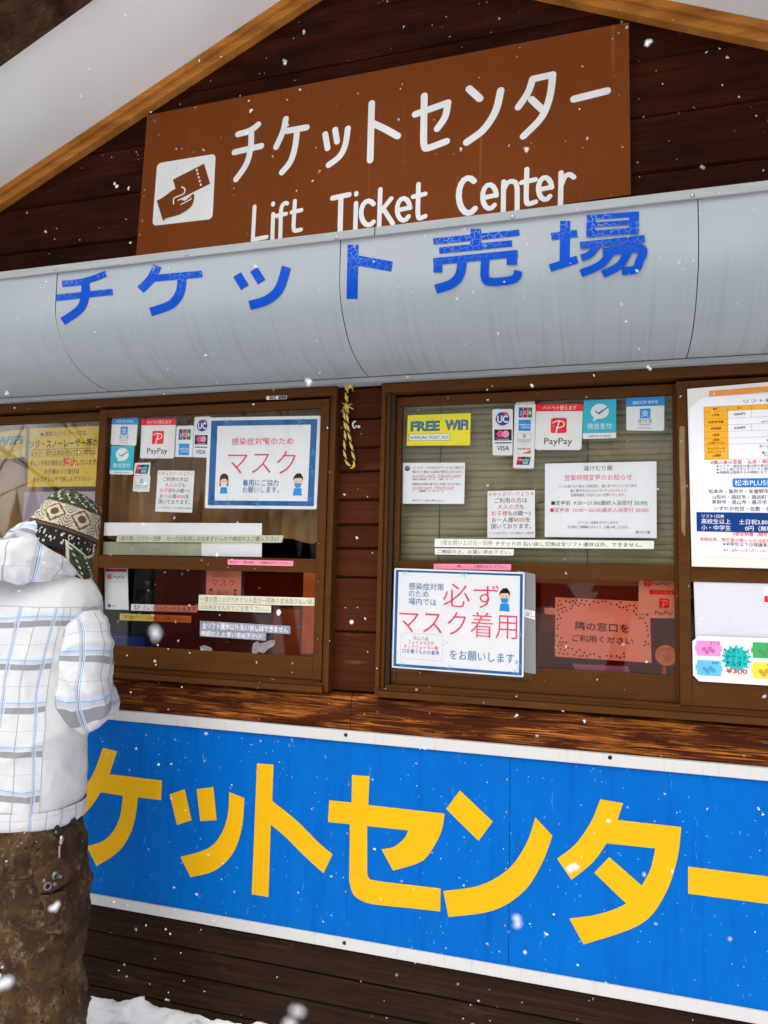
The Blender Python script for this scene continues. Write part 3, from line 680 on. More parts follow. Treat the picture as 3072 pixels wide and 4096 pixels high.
def uclogo(p, u, v, d): p.c(u, v, d, LG); p.c(u, v, d*.96, W2); p.c(u, v, d*.86, flat('28309a')); p.c(u+d*.20, v-d*.12, d*.28, PINK); p.t('UC', u, v, d*.62*p.w/p.h, W2, d*.66, .035)
def mcard(p, u, v, d):
    a = p.w/p.h; p.r(u-d/2, v-d*.32*a, u+d/2, v+d*.32*a, BLK); p.c(u-d*.15, v-d*.05*a, d*.42, flat('e0408c')); p.c(u+d*.15, v-d*.05*a, d*.42, flat('f08cb4')); p.t('mastercard', u, v+d*.24*a, d*.15*a, W2, d*.66)
def visa(p, u, v, d):
    a = p.w/p.h; p.r(u-d/2, v-d*.34*a, u+d/2, v-d*.27*a, NAVY); p.t('VISA', u, v, d*.38*a, NAVY, d*.74, .04); 
def union(p, u, v, d):
    a = p.w/p.h; s = .06*d; h = d*.32*a
    for i, m in enumerate((flat('c41a30'), flat('15346e'), flat('0b6f72'))):
        x0 = u-d/2+i*d*.3; x1 = x0+d*.42 if i < 2 else u+d/2; p.poly([(x0+s, v-h), (x1+s, v-h), (x1-s, v+h), (x0-s, v+h)], m)
    p.t('UnionPay', u, v-h*.3, d*.22*a, W2, d*.76, .02); p.t('银联', u+d*.12, v+h*.45, d*.24*a, W2, d*.42, .01)
def diners(p, u, v, d):
    a = p.w/p.h; p.frame(u-d/2, v-d*.36*a, u+d/2, v+d*.36*a, .7, GREY); p.c(u, v-d*.14*a, d*.28, BLU); p.c(u, v-d*.14*a, d*.22, W2); p.r(u-d*.03, v-d*.24*a, u+d*.03, v-d*.04*a, BLU)
    p.t('Diners Club', u, v+d*.12*a, d*.17*a, K, d*.84); p.t('INTERNATIONAL', u, v+d*.25*a, d*.09*a, K, d*.8)
def discover(p, u, v, d):
    a = p.w/p.h; p.frame(u-d/2, v-d*.3*a, u+d/2, v+d*.3*a, .6, LG); p.poly([(u+d*.48, v+d*.04*a), (u+d*.48, v+d*.28*a), (u-d*.15, v+d*.28*a)], flat('e8602c')); p.t('DISC', u-d*.24, v-d*.05*a, d*.2*a, K, d*.4, .02); p.t('VER', u+d*.3, v-d*.05*a, d*.2*a, K, d*.32, .02); p.c(u+d*.03, v-d*.05*a, d*.15, flat('e8602c'))

S = 'payment sticker'
GST = 'payment stickers on the windows'
alipay(Poster('payment_sticker', 'blue topped white payment sticker at the top left corner of the left window pane', S, C4(A5, (75, 178), (230, 178), (218, 352), (65, 345)), YLI, W2, 6, group=GST))
wechat(Poster('payment_sticker', 'turquoise payment sticker with a tick below the blue topped one on the left window', S, C4(A5, (70, 353), (207, 353), (200, 526), (58, 523)), YLI, W2, 5, group=GST))
pay_red(Poster('payment_sticker', 'red topped white payment sticker on the left window between turquoise and card stickers', S, C4(A5, (253, 191), (461, 188), (447, 428), (242, 427)), YLI, W2, 8, group=GST))
p = Poster('card_sticker', 'small white card sticker with two logos right of the red topped one, left window', S, C4(A5, (463, 232), (566, 230), (557, 420), (453, 418)), YLI, W2, 2, group=GST); p.pname = 'logo'; jcb(p, .5, .28, .72); amex(p, .5, .76, .62); p.end()
p = Poster('card_sticker', 'white card sticker of three logos partly behind the blue bordered mask poster', S, C4(A5, (572, 178), (668, 174), (654, 424), (560, 420)), YLI, W2, 3, group=GST); p.pname = 'logo'; uclogo(p, .5, .22, .78); mcard(p, .5, .57, .84); visa(p, .5, .86, .84); p.end()
p = Poster('card_sticker', 'small square card sticker with a red, blue and green logo, left window', S, C4(A5, (211, 455), (306, 453), (300, 533), (204, 530)), YLI, W2, 3, group=GST); p.pname = 'logo'; union(p, .5, .5, .78); p.end()
p = Poster('card_sticker', 'small pale card sticker with a round blue logo, lowest on the left window', S, C4(A5, (204, 534), (305, 533), (298, 630), (198, 626)), YLI+.001, W2, 3, group=GST); p.pname = 'logo'; diners(p, .5, .48, .8); p.end()
def kids(cs, Y, label):
    p = Poster('notice', label, 'notice', cs, Y, W, 0, group='kids park notices'); D2 = flat('d43848')
    p.t('＊キッズパークより＊', .5, .075, .1, D2, .95, .005)
    for v, parts in ((.21, [('ご利用の方は', K)]), (.345, [('大人の方', D2), ('も', K)]), (.48, [('お子様', D2), ('も(0歳～)', K)]), (.62, [('お一人様', K), ('¥500', D2), ('を', K)]), (.755, [('頂いております。', K)])):
        ws = [max(q[0] for q in glyphs(t)[0])-min(q[0] for q in glyphs(t)[0])+.06 for t, _ in parts]; tot = sum(ws); sc = min(.118*p.h/p.w, .86/tot); x = .5-tot*sc/2
        for (t, m), w_ in zip(parts, ws): p.t(t, x, v, .118, m, (w_-.06)*sc, .012, 'l'); x += w_*sc
    p.t('シーズン券の方はシーズン券提示で入場可能', .5, .90, .05, NAVY, .95); p.end()
kids(C4(A5, (350, 500), (571, 503), (556, 755), (333, 748)), YLI, 'small white notice with red and black lettering over the tan curtain')
def person_icon(p, u, v, d, boy, shirt=None):
    a = p.w/p.h; q = lambda x, y: (u+x*d, v+y*d*a); sh = shirt or SBLU; hair = flat('1c1a1e') if boy else flat('3a1626')
    if not boy: p.poly([q(-.5, -.75), q(-.2, -1.05), q(.2, -1.05), q(.5, -.75), q(.52, .25), q(-.52, .25)], hair)
    p.poly([q(-.36, .40), q(.36, .40), q(.44, 1.05), q(-.44, 1.05)], sh)
    p.c(u, v-.12*d*a, d*.86, SKIN, sy=1.0)
    p.poly([q(-.46, -.25), q(-.44, -.6), q(-.15, -.92), q(.2, -.95), q(.46, -.6), q(.46, -.25), q(.3, -.52), q(-.05, -.5), q(-.3, -.5)], hair)
    for x in (-.17, .17): p.c(*q(x, -.2), d*.08, BLK, 8)
    p.poly([q(-.32, -.06), q(.32, -.06), q(.3, .24), q(.12, .36), q(-.12, .36), q(-.3, .24)], SBLU if boy else W2)
def flakes(p, spots, m):
    for u, v, r in spots:
        p.new('snowflake')
        for k in range(3):
            a = rad(60*k+15); du = r*math.cos(a); dv = r*math.sin(a)*p.w/p.h; q = [(u-du, v-dv), (u+du, v+dv)]
            p.line([(min(max(x, .012), .988), min(max(y, .012), .988)) for x, y in q], 1.1, m)
        p.end()
PBL = mat('poster_blue', (.012, .115, .33), .45, .08, 20); FLK = flat('5aa8dc')
p = Poster('mask_poster', 'white mask poster with wide snowflake blue border inside the left window', 'poster', C4(A5, (655, 182), (1333, 170), (1308, 735), (632, 728)), YLI-.0035, W, 7, group='mask posters')
p.pname = 'border'; 
for r_ in ((.028, .035, .972, .095), (.028, .915, .972, .967), (.028, .095, .088, .915), (.918, .095, .972, .915)): p.r(*r_, PBL)
p.end('snowflakes'); flakes(p, [(.17, .05, .05), (.82, .055, .06), (.10, .94, .05), (.22, .95, .06), (.48, .95, .04), (.95, .60, .05), (.94, .90, .06), (.95, .4, .035)], FLK); p.new('lettering')
p.t('感染症対策のため', .5, .27, .085, PINK, .55, .004); p.t('マスク', .5, .50, .30, PINK, .60, -.012); p.t('着用にご協力', .5, .72, .075, BLU, .32, .004); p.t('お願いします。', .505, .795, .075, BLU, .325, .004)
p.end('girl_picture'); person_icon(p, .17, .73, .078, False); p.end('boy_picture'); person_icon(p, .83, .73, .09, True); p.end()
# white strips and paper at the bottom of the upper left pane
p = Poster('paper_sheet', 'blank white paper strip stuck across the left window above the middle rail', 'paper', C4(A5, (8, 815), (978, 819), (976, 905), (8, 893)), YLI, W, 0); p.end()
p = Poster('paper_sheet', 'greyish green translucent paper strip on the left window below the white strip', 'paper', C4(A5, (10, 930), (612, 937), (612, 1016), (6, 1008)), YLI+.002, mat('greenish_paper', (.34, .36, .25), .6, .25, 9), 0); p.end()
p = Poster('paper_sheet', 'square end of white paper beside the greyish green strip, left window', 'paper', C4(A5, (613, 900), (978, 905), (976, 1023), (612, 1016)), YLI+.0012, W, 0); p.end()
p = Poster('label_strip', 'long cream lettered tape across the white paper strip on the left window', 'label', C4(A5, (106, 888), (1108, 892), (1098, 936), (98, 931)), YLI-.0032, CREAM, 2); FD = flat('5e5e52')
p.t('1度お買い上げの一回券', .02, .5, .72, FD, .26, .01, 'l'); p.t('カードは払戻しは出来ませんので確認の上ご購入下さい', .315, .5, .72, FD, .66, .012, 'l'); p.end()
p = Poster('label_strip', 'pink lettered tape on the middle rail of the left window', 'label', C4(A3, (922, 132), (1318, 141), (1316, 173), (921, 164)), YF-.0132, PNKT, 0)
p.t('窓口にて・・ 購入券(ID', .03, .45, .5, K, .38, .02, 'l'); p.t('の確認を必ずして下さい。', .50, .45, .5, K, .46, .02, 'l'); p.end()
p = Poster('maker_label', 'tiny black and white maker label on the head of the left window frame', 'label', C4(A5, (1005, 53), (1128, 49), (1126, 69), (1004, 74)), 2.2615, W2, 0)
p.r(.14, .1, .48, .9, BLK); p.t('TOSTEM', .31, .5, .6, W2, .28, .02); p.r(.58, .1, .98, .9, BLK); p.t('トーヨーサッシ', .78, .5, .5, W2, .36); p.end()
# lower left pane: things inside
p = Poster('payment_card', 'white payment card standing inside the lower left pane behind the clear glass', 'card', C4(A3, (178, 180), (318, 182), (324, 437), (182, 432)), YLI+.02, W, 0); p.r(.04, .03, .96, .10, flat('c83a5a')); p.t('PayPay', .62, .22, .09, NAVY, .5, .01); p.r(.08, .34, .92, .345, LG); p.r(.12, .88, .26, .95, BLU); p.t('支払', .4, .915, .06, NAVY, .2)
p.end('logo'); paylogo(p, .22, .22, .17); p.end()
p = Poster('label_strip', 'white credit card strip with black and red lettering across the lower left pane', 'label', C4(A3, (340, 401), (740, 412), (738, 452), (338, 440)), YLI-.003, W, 0); p.t('各種', .04, .5, .8, K, .12, .02, 'l'); p.t('クレジットカード', .18, .5, .8, flat('d82a3c'), .50, .02, 'l'); p.t('使えます', .70, .5, .8, K, .28, .02, 'l'); p.end()
p = Poster('label_strip', 'ochre yellow lettered strip just below the credit card strip', 'label', C4(A3, (272, 458), (702, 473), (700, 514), (270, 498)), YLI-.003, mat('yellow_strip', (.62, .45, .08), .5, .08, 15), 0); p.t('ご購入後のチケットの払い戻し・変換はできません。', .5, .5, .62, flat('4a3a1c'), .94); p.end()
p = Poster('mask_poster', 'small mask poster tinted red deep behind the film of the lower left pane', 'poster', C4(A3, (775, 180), (1020, 185), (1015, 352), (772, 350)), YLI+.015, NAVY, 0, group='mask posters'); p.pname = 'border'; p.r(.08, .08, .94, 1, W); p.end('lettering'); p.t('感染症対策のため', .5, .30, .11, PINK, .55); p.t('マスク', .5, .54, .28, PINK, .60, .01); p.t('着用にご協力', .5, .86, .09, BLU, .3); p.t('お願いします。', .5, .94, .09, BLU, .3)
p.end('girl_picture'); person_icon(p, .20, .9, .09, False); p.end('boy_picture'); person_icon(p, .8, .9, .09, True); p.end()
FT = flat('75705f')
p = Poster('label_strip', 'faded cream lettered strip, upper of two, across the red tinted lower left pane', 'label', C4(A3, (748, 345), (1470, 365), (1468, 413), (746, 397)), YLO-.0035, CREAM, 0); p.t('一度お買い上げのチケット及び一回券の変換及び払い戻し', .5, .5, .72, FT, .97, .006); p.end()
p = Poster('label_strip', 'faded cream lettered strip, shorter and directly under the longer cream one', 'label', C4(A3, (744, 398), (1184, 411), (1183, 454), (743, 438)), YLO-.0035, CREAM, 0); p.t('は出来ませんのでご注意下さい‥‥', .49, .5, .72, FT, .94, .006); p.end()
GST2 = mat('worn_grey_strip', (.27, .27, .33), .5, .45, 30)
p = Poster('label_strip', 'worn grey strip with white lettering low on the red tinted lower left pane', 'label', C4(A3, (755, 502), (1300, 534), (1299, 582), (754, 556)), YLO-.0035, GST2, 0); p.t('全リフト運休以外;払い戻しはできません', .5, .5, .78, W, .95, .018); p.end()
p = Poster('label_strip', 'worn grey strip with white lettering, torn end, lowest on the left window', 'label', C4(A3, (754, 556), (1155, 577), (1152, 622), (753, 595)), YLO-.0035, GST2, 0); p.t('確認の上;お買い求め下さい', .47, .5, .78, W, .90, .018); p.end()
b = MB(); x0, x1 = XX(*A3(1372, 400), 2.37), XX(*A3(1462, 400), 2.37); b.box(x0, x1, 2.37, 2.39, ZZ(*A3(1420, 705), 2.37), ZZ(*A3(1420, 190), 2.37), .002)
o = b.obj('wooden_board', mat('orange_board', (.80, .30, .08), .6, .35, 12, .1, 0, .2, (6, 6, 1)), loc=(x0, 2.37, 1.2)); props(o, 'upright orange wooden board behind the right end of the red tinted lower left pane', 'board')
b = MB(); x0, x1 = XX(*A3(1215, 600), 2.45), XX(*A3(1372, 600), 2.45); b.box(x0, x1, 2.42, 2.62, 1.06, ZZ(*A3(1300, 430), 2.45), .003)
props(b.obj('cardboard_box', mat('cardboard', (.30, .16, .08), .8, .2, 10), loc=(x0, 2.45, 1.06)), 'brown cardboard box behind the film next to the upright orange board', 'box')
b = MB(); x0, x1 = XX(*A3(275, 625), 2.44), XX(*A3(440, 625), 2.44); b.box(x0-.1, x1, 2.42, 2.66, 1.061, ZZ(*A3(350, 596), 2.44), .006)
props(b.obj('plastic_tray', mat('blue_plastic', (.01, .05, .25), .4, .1, 10), loc=(x0, 2.44, 1.06)), 'dark blue plastic tray on the counter inside the lower left pane', 'tray')
b = MB(); x0, x1 = XX(*A3(365, 300), 2.5), XX(*A3(470, 300), 2.5); b.box(x0, x1, 2.48, 2.6, 1.061, ZZ(*A3(400, 165), 2.5), .01); b.box(x0+.02, x1-.02, 2.474, 2.4795, 1.32, 1.42, .002, 1)
props(b.obj('card_terminal', [mat('dark_grey_plastic', (.05, .05, .055), .5, .15, 20), M_DARK], loc=(x0, 2.5, 1.06)), 'dark grey card terminal standing behind the white payment card', 'terminal')

# right window, upper pane
def wifi(cs, Y, label, sc=YEL):
    p = Poster('wifi_sign', label, 'sign', cs, Y, sc, 0, group='yellow wifi signs'); TQ = flat('3e7f9e')
    p.t('FREE', .285, .35, .42, BLK, .47, .055); p.t('FREE', .28, .34, .42, TQ, .46, .03); p.t('WiFi', .78, .34, .42, BLK, .37, .055); p.t('WiFi', .775, .33, .42, TQ, .36, .03)
    p.end('name_box'); p.r(.028, .62, .685, .845, K); p.r(.034, .63, .68, .835, W2); p.t('Norikura_Ticket_No3'.upper(), .355, .735, .13, K, .61, .015); p.end()
wifi(C4(R1, (272, 335), (796, 316), (788, 583), (263, 586)), YRI, 'bright yellow wifi sign at the top left of the right window')
p = Poster('notice', 'white bath discount notice with black and red lines under the yellow wifi sign', 'notice', C4(R1, (232, 730), (747, 728), (740, 1070), (230, 1068)), YRI, W)
p.c(.075, .135, .085, BLK); 
for i in (-1, 0, 1): p.line(curve2([(.075+i*.02, .095), (.068+i*.02, .115), (.082+i*.02, .13), (.075+i*.02, .15)], 3), .9, W)
R_ = flat('d02a38')
for v, t, m, w_, h_ in ((.12, '⇦このマークがあるチケットをご提示で', K, .83, .075), (.22, '湯けむり館の入浴料が割引になります。', K, .82, .075), (.32, '大人730円→550円　子供310円→230円', R_, .78, .075), (.405, '※最終入館時間　20：00　　閉館　20：30', K, .65, .05), (.52, '休暇村の天峰の湯でもご利用いただけます。', K, .80, .07), (.61, '大人700円→500円　子供400円→200円', R_, .68, .065), (.69, '※　　入館時間　11：00～15：00', K, .51, .05), (.92, '※受付でリフト券をご提示ください。', K, .54, .05)):
    p.t(t, .155, v, h_, m, w_, .014, 'l')
    if m is R_: p.r(.155, v+.035, .155+w_, v+.041, R_)
p.end()
p = Poster('card_sticker', 'white card sticker strip of three logos left of the longer strip, right window', S, C4(R1, (974, 285), (1143, 282), (1141, 667), (976, 667)), YRI, W2, 5, group=GST); p.pname = 'logo'; uclogo(p, .5, .21, .80); mcard(p, .52, .56, .87); visa(p, .53, .84, .84); p.end()
p = Poster('card_sticker', 'long white card sticker strip of five logos, right window', S, C4(R1, (1160, 240), (1334, 240), (1318, 776), (1145, 773)), YRI, W2, 5, group=GST); p.pname = 'logo'; jcb(p, .52, .135, .66); amex(p, .5, .335, .58); diners(p, .5, .53, .68); discover(p, .5, .71, .68); union(p, .5, .885, .62); p.end('tape'); p.r(.06, -.035, .94, .012, CREAM); p.end()
pay_red(Poster('payment_sticker', 'red topped white payment sticker right of the long card strip, right window', S, C4(R2, (302, 138), (691, 135), (675, 519), (288, 518)), YRI, W2, 9, group=GST))
p = Poster('payment_sticker', 'turquoise payment sticker beside the red topped one on the right window', S, C4(R2, (696, 106), (965, 98), (963, 420), (686, 427)), YRI, W2, 5, group=GST); p.t('汇率低 优惠多', .5, .085, .07, W2, .56); wechat(p)
alipay(Poster('payment_sticker', 'blue topped white payment sticker at the right end of the right window row', S, C4(R2, (1048, 90), (1364, 72), (1362, 360), (1047, 357)), YRI, W2, 7, group=GST))
p = Poster('notice', 'large white opening hours notice with red heading on the right window', 'notice', C4(R2, (373, 632), (1298, 613), (1300, 1250), (371, 1240)), YRI, W); RN = flat('d4385a')
for v, t, m, h_, w_, u_ in ((.075, '湯けむり館', K, .075, .26, .485), (.20, '営業時間変更のお知らせ', RN, .085, .605, .485), (.315, 'いつも湯けむり館をご利用頂き、誠にありがとうございます。', K, .045, .70, .485), (.375, '誠に勝手ながら', K, .045, .18, .325), (.375, '2023 年1月16日(月)より', RN, .045, .315, .582), (.435, '営業時間を下記のとおり変更いたします。', K, .045, .49, .485),
    (.54, '■変更前  9:30～21:00(最終入浴受付 20:00)', K, .066, .86, .49), (.635, '■変更後  10:00～20:30(最終入浴受付 20:00)', RN, .066, .88, .49), (.80, 'たいへんご迷惑をおかけしますが', K, .042, .36, .485), (.862, '引き続きご愛願賜りますよう、お願い申し上げます。', K, .042, .55, .485), (.925, '湯けむり館', K, .042, .125, .88)):
    p.t(t, u_, v, h_, m, w_, .01)
p.end()
kids(C4(R1, (934, 962), (1326, 955), (1328, 1350), (932, 1352)), YRI, 'small white notice with red and black lettering on the blind left of the hours notice')
x1_, y1_ = R1(495, 1358); x2_, y2_ = R2(1278, 1270)
p = Poster('label_strip', 'long white lettered strip, upper one across the bottom of the right window', 'label', [R1(495, 1358), R2(1278, 1272), R2(1276, 1340), R1(495, 1426)], YRO, mat('old_white_strip', (.68, .68, .62), .55, .06, 20), 0)
p.t('1度お買い上げの一回券', .032, .45, .62, FT, .25, .0, 'l'); p.t('チケットの 払い戻し交換は全リフト運休以外、できません。', .295, .52, .56, K, .655, .015, 'l'); p.end()
p = Poster('label_strip', 'shorter white lettered strip directly below the long one, right window', 'label', C4(R1, (497, 1438), (1152, 1445), (1150, 1498), (497, 1489)), YRO, MATS['old_white_strip'], 0); p.t('ご確認の上、お買い求め下さい。', .5, .5, .66, K, .94, .015); p.end()
p = Poster('label_strip', 'pink lettered tape on the middle rail above the big blue framed poster', 'label', C4(R1, (487, 1566), (1130, 1570), (1128, 1621), (487, 1611)), YB-.0135, PNKT, 0); p.t('券(', .31, .4, .5, K, .06, .02, 'l'); p.t('の確認を必ずして下さい。', .53, .4, .5, K, .41, .02, 'l'); p.end()
# big mask poster taped over the rail, in a clear pouch
p = Poster('mask_poster', 'big laminated mask poster with narrow blue frame hanging over the right window rail', 'poster', C4(R4, (162, 150), (1243, 185), (1233, 1056), (140, 975)), YB-.020, W, 5, group='mask posters')
for r_ in ((.012, .017, .986, .037), (.012, .958, .986, .985), (.012, .037, .034, .958), (.966, .037, .986, .958)): p.pname = 'border'; p.r(*r_, PBL)
p.end('snowflakes'); flakes(p, [(.09, .03, .035), (.55, .03, .04), (.08, .97, .04), (.45, .97, .035), (.93, .965, .04), (.976, .9, .03), (.976, .6, .02)], FLK); p.new('lettering')
BL2 = flat('3a78b4'); RP = flat('e24a68')
for v, t, w_ in ((.175, '感染症対策', .275), (.25, 'のため', .155), (.328, '場内では', .22)): p.t(t, .12, v, .075, BL2, w_, .0, 'l')
p.t('必ず', .60, .245, .26, RP, .42, -.008, mid=.40); p.t('マスク着用', .50, .52, .27, RP, .90, -.008, mid=.40)
for v, t, m, w_ in ((.69, 'もしくは', BL2, .115), (.735, 'フェイスマスク', RP, .20), (.78, 'ネックウォーマー等', RP, .27), (.825, '口を覆うものの着用', BL2, .285)): p.t(t, .225, v, .045, m, w_)
p.t('をお願いします。', .705, .83, .105, BL2, .51, .0)
p.end('speech_bubble'); q = rr(.068, .645, .395, .90, .03, .03); p.line(q+[q[0]], .7, flat('9ab0c4')); p.line([(.395, .70), (.44, .715), (.395, .745)], .7, flat('9ab0c4')); p.end('boy_picture'); person_icon(p, .855, .265, .085, True); p.end()
b = MB(); pr = [P(*R4(*q), YB-.0222) for q in ((125, 95), (1312, 168), (1302, 1077), (95, 1002))]; b.prism([(v.x, v.z) for v in pr], YB-.0226, YB-.0222)
b.obj('clear_pouch', M_LAM, p.root)
p2 = Poster('laminated_sheet', 'grey frosted laminated sheet showing beside the big mask poster', 'sheet', C4(R4, (1180, 168), (1330, 200), (1334, 1030), (1170, 1000)), YB-.0145, M_FROST, 3)
p2.new('lettering'); p2.poly([(.40, .375), (.96, .375), (.96, .46), (.40, .45)], W); p2.t('戻し', .70, .415, .06, K, .46); p2.end()

# right window, lower pane
PK = mat('pink_notice_paper', (.78, .62, .60), .6, .05, 10)
p = Poster('notice', 'pink spotted notice with two dark lettered lines behind the red film of the right window', 'notice', C4(R6, (286, 257), (1180, 303), (1200, 880), (285, 820)), YRI+.012, PK)
p.pname = 'dots'; DOT = flat('6a4650'); rs = random.Random(4); n_ = 0; pts = []
while n_ < 88:
    u, v = rs.uniform(.025, .975), rs.uniform(.03, .97)
    e = ((u-.5)/.44)**2+((v-.5)/.40)**2
    if e < 1.12 or (u > .74 and v > .72): continue
    if all((u-a)**2+((v-c_)*.6)**2 > .0011 for a, c_ in pts): pts.append((u, v)); p.c(u, v, .022, DOT, 10); n_ += 1
p.end('lettering'); p.split = True; DK = flat('3a2426'); p.t('隣の窓口を', .50, .46, .155, DK, .56, .02); p.t('ご利用ください', .50, .665, .125, DK, .64, .018); p.end()
p = Poster('payment_card', 'tall white payment card tinted red behind the small payment box, right window', 'card', C4(R6, (1080, 56), (1425, 56), (1420, 420), (1075, 410)), YRI+.008, W); p.r(.03, 0, .97, .05, PPR); p.t('PayPay', .60, .20, .11, DK, .48, .01); p.end('logo'); paylogo(p, .24, .20, .18); p.end()
b = MB(); q = [P(*R6(*k), YRI+.026) for k in ((1175, 186), (1456, 194), (1456, 455), (1172, 452))]; ctr = sum(q, Vector())/4
pp = Poster('payment_box', 'small square payment display box with a red top behind the red film, right window', 'box', C4(R6, (1175, 186), (1456, 194), (1456, 455), (1172, 452)), YRI+.024, W2, 4, th=.018, parent_name='box'); pay_red(pp)
p = Poster('label_strip', 'short pink strip with red lettering poking out left of the pink spotted notice', 'label', C4(R6, (186, 357), (330, 364), (330, 425), (186, 416)), YRI+.03, W); p.t('クレジ', .05, .5, .8, RED, .9, .01, 'l'); p.end()
p = Poster('cover_panel', 'brown cover panel behind the pink spotted notice inside the right window', 'panel', C4(R6, (145, 30), (1130, 45), (1130, 590), (158, 580)), YRI+.075, mat('panel_brown', (.16, .075, .05), .7, .15, 6)); p.end()
p = Poster('binder', 'purple blue binder lying low on the counter below the pink spotted notice', 'binder', C4(R6, (450, 885), (975, 912), (1010, 1020), (520, 1005)), YRI+.028, mat('purple_plastic', (.30, .26, .85), .5, .1, 10), th=.02); p.end()
# scraps of torn tape on the lower left pane, aged tape on the mullion
for i, (lbl, pts) in enumerate((('ragged pale tape scrap near the bottom right of the lower left pane', [(1075, 640), (1100, 625), (1118, 640), (1150, 632), (1180, 618), (1213, 620), (1200, 655), (1165, 672), (1140, 700), (1110, 690), (1085, 712), (1066, 690)]),
        ('ragged pale tape scrap at the bottom edge of the lower left pane', [(752, 660), (775, 650), (800, 655), (825, 668), (830, 690), (795, 684), (760, 686)]), ('tiny diamond of torn white tape right of the shorter cream strip', [(1218, 440), (1232, 432), (1245, 450), (1230, 475), (1216, 462)]))):
    b = MB(); q = [P(*A3(*k), YLO-.003) for k in pts]; b.prism([(v.x, v.z) for v in q], YLO-.0034, YLO-.003); ct = sum(q, Vector())/len(q)
    props(b.obj('tape_scrap', mat('grey_scrap', (.24, .20, .21), .6, .4, 60) if i < 2 else W2, loc=tuple(ct)), lbl, 'tape', 'scraps of torn tape')
b = MB(); q = [P(*R3(*k), YF-.0132) for k in [(128, 620), (184, 625), (188, 1000), (196, 1350), (190, 1850), (150, 1780), (142, 1400), (130, 1100), (124, 800)]]; b.prism([(v.x, v.z) for v in q], YF-.0136, YF-.0132)
props(b.obj('tape_strip', mat('old_brown_tape', (.22, .15, .065), .6, .3, 30), loc=tuple(q[0])), 'long strip of aged tan tape on the mullion beside the price board', 'tape')
# round intercom on a bracket
cI = P(*R6(1336, 812), YRI+.03); rI = (P(*R6(1440, 812), YRI+.03)-cI).length
ic = thing('intercom', 'round orange intercom speaker on a short stem behind the red film', 'intercom', (cI.x, cI.y, 1.06))
def lathe_y(c, prof, n=40):                      # profile (radius, y offset) round the y axis
    v = [(c.x+r*math.cos(2*math.pi*i/n), c.y+y, c.z+r*math.sin(2*math.pi*i/n)) for r, y in prof for i in range(n)]
    f = [(j*n+i, j*n+(i+1) % n, (j+1)*n+(i+1) % n, (j+1)*n+i) for j in range(len(prof)-1) for i in range(n)]
    return v, f+[tuple(range(n)), tuple(range(len(v)-n, len(v)))]
MI = mat('intercom_plastic', (.72, .50, .22), .4, .06, 10)
b = MB(); b.add(*lathe_y(cI, [(rI*.8, .02), (rI, .012), (rI, -.002), (rI*.94, -.010), (rI*.80, -.006), (rI*.60, .004), (rI*.46, .006), (rI*.44, -.002), (rI*.40, -.006), (rI*.02, -.007)])); b.obj('disc', MI, ic, True)
b = MB()
for k in range(7):
    a = rad(51.4*k); r_ = rI*.27 if k < 6 else 0; a = rad(60*k); b.ico((cI.x+r_*math.cos(a), cI.y-.0072, cI.z+r_*math.sin(a)), .0022, 1, sc=(1, .3, 1))
b.obj('speaker_holes', M_DARK, ic)
b = MB(); b.tube([(cI.x-.004, cI.y+.01, cI.z-rI*.8), (cI.x-.006, cI.y+.012, 1.062)], .006, 10); b.box(cI.x-.04, cI.x+.03, cI.y-.01, cI.y+.05, 1.0605, 1.072, .003); b.obj('stem', MI, ic)

# right sash: price board, frosted panel, holder sheet
YP = YF-.0165
bd = Poster('price_board', 'white board carrying the ski lift price list at the right edge', 'price board', [R3(213, 212), (3420, R3(1106, 160)[1]-38), (3420, R3(1106, 2178)[1]+16), R3(262, 2172)], YP, mat('old_board', (.70, .70, .63), .55, .05, 8), th=.003, parent_name='board')
bd.r(.135, .022, .9, .055, flat('dc9050')); 
bd.end()
pl = Poster('price_list', 'white price list sheet with orange table and cut corners on the price board', 'price list', [R3(235, 308), (3330, R3(1106, 275)[1]-18), (3330, R3(1106, 2062)[1]+16), R3(265, 2052)], YP-.0034, W, cut=.034)
U = lambda x, y: px_uv(pl, *R3(x, y))
TOR = flat('f0aa28'); LN = flat('6a5a50'); pl.pname = 'table'
uL, vT = U(397, 408); uC1 = U(660, 400)[0]; uC2 = U(918, 380)[0]; uR = .965; rows = [U(520, y)[1] for y in (404, 458, 538, 612, 684, 755, 825, 990)]
pl.r(uL, rows[0], uR, rows[1], TOR); pl.r(uL, rows[1], uC1, rows[-1], TOR)
for v in rows: pl.r(uL, v-.0006, uR, v+.0006, LN)
for u in (uL, uC1, uR): pl.r(u-.0011, rows[0], u+.0011, rows[-1], LN)
pl.r(uC2-.001, rows[0], uC2+.001, rows[2], LN); pl.r(uC2-.001, rows[3], uC2+.001, rows[4], LN)
pl.end('lettering'); DG = flat('3a3a40')
pl.t('リフト料金', .52, U(910, 345)[1], .026, DG, .26)
mids = [(a+c_)/2 for a, c_ in zip(rows, rows[1:])]
for v, t in zip(mids[:5], ('券種', '1日券', '未就学児童', '4時間券', '1回券')): pl.t(t, (uL+uC1)/2, v, .017, K, None, .02)
for dv, t in ((-.009, '1回券'), (.009, '(12枚つづり)')): pl.t(t, (uL+uC1)/2, mids[5]+dv, .016, K, None, .02)
for dv, t in ((-.022, 'キッズパーク'), (0, 'のりくランド'), (.022, '入場券')): pl.t(t, (uL+uC1)/2, mids[6]+dv, .017, K, None, .02)
pl.t('大人', (uC1+uC2)/2, mids[0], .015, K, None, .02); pl.t('高校生・シニア', .70, mids[0]-.007, .014, K, None, .02); pl.t('(55歳以上)', .70, mids[0]+.008, .013, K, None, .02)
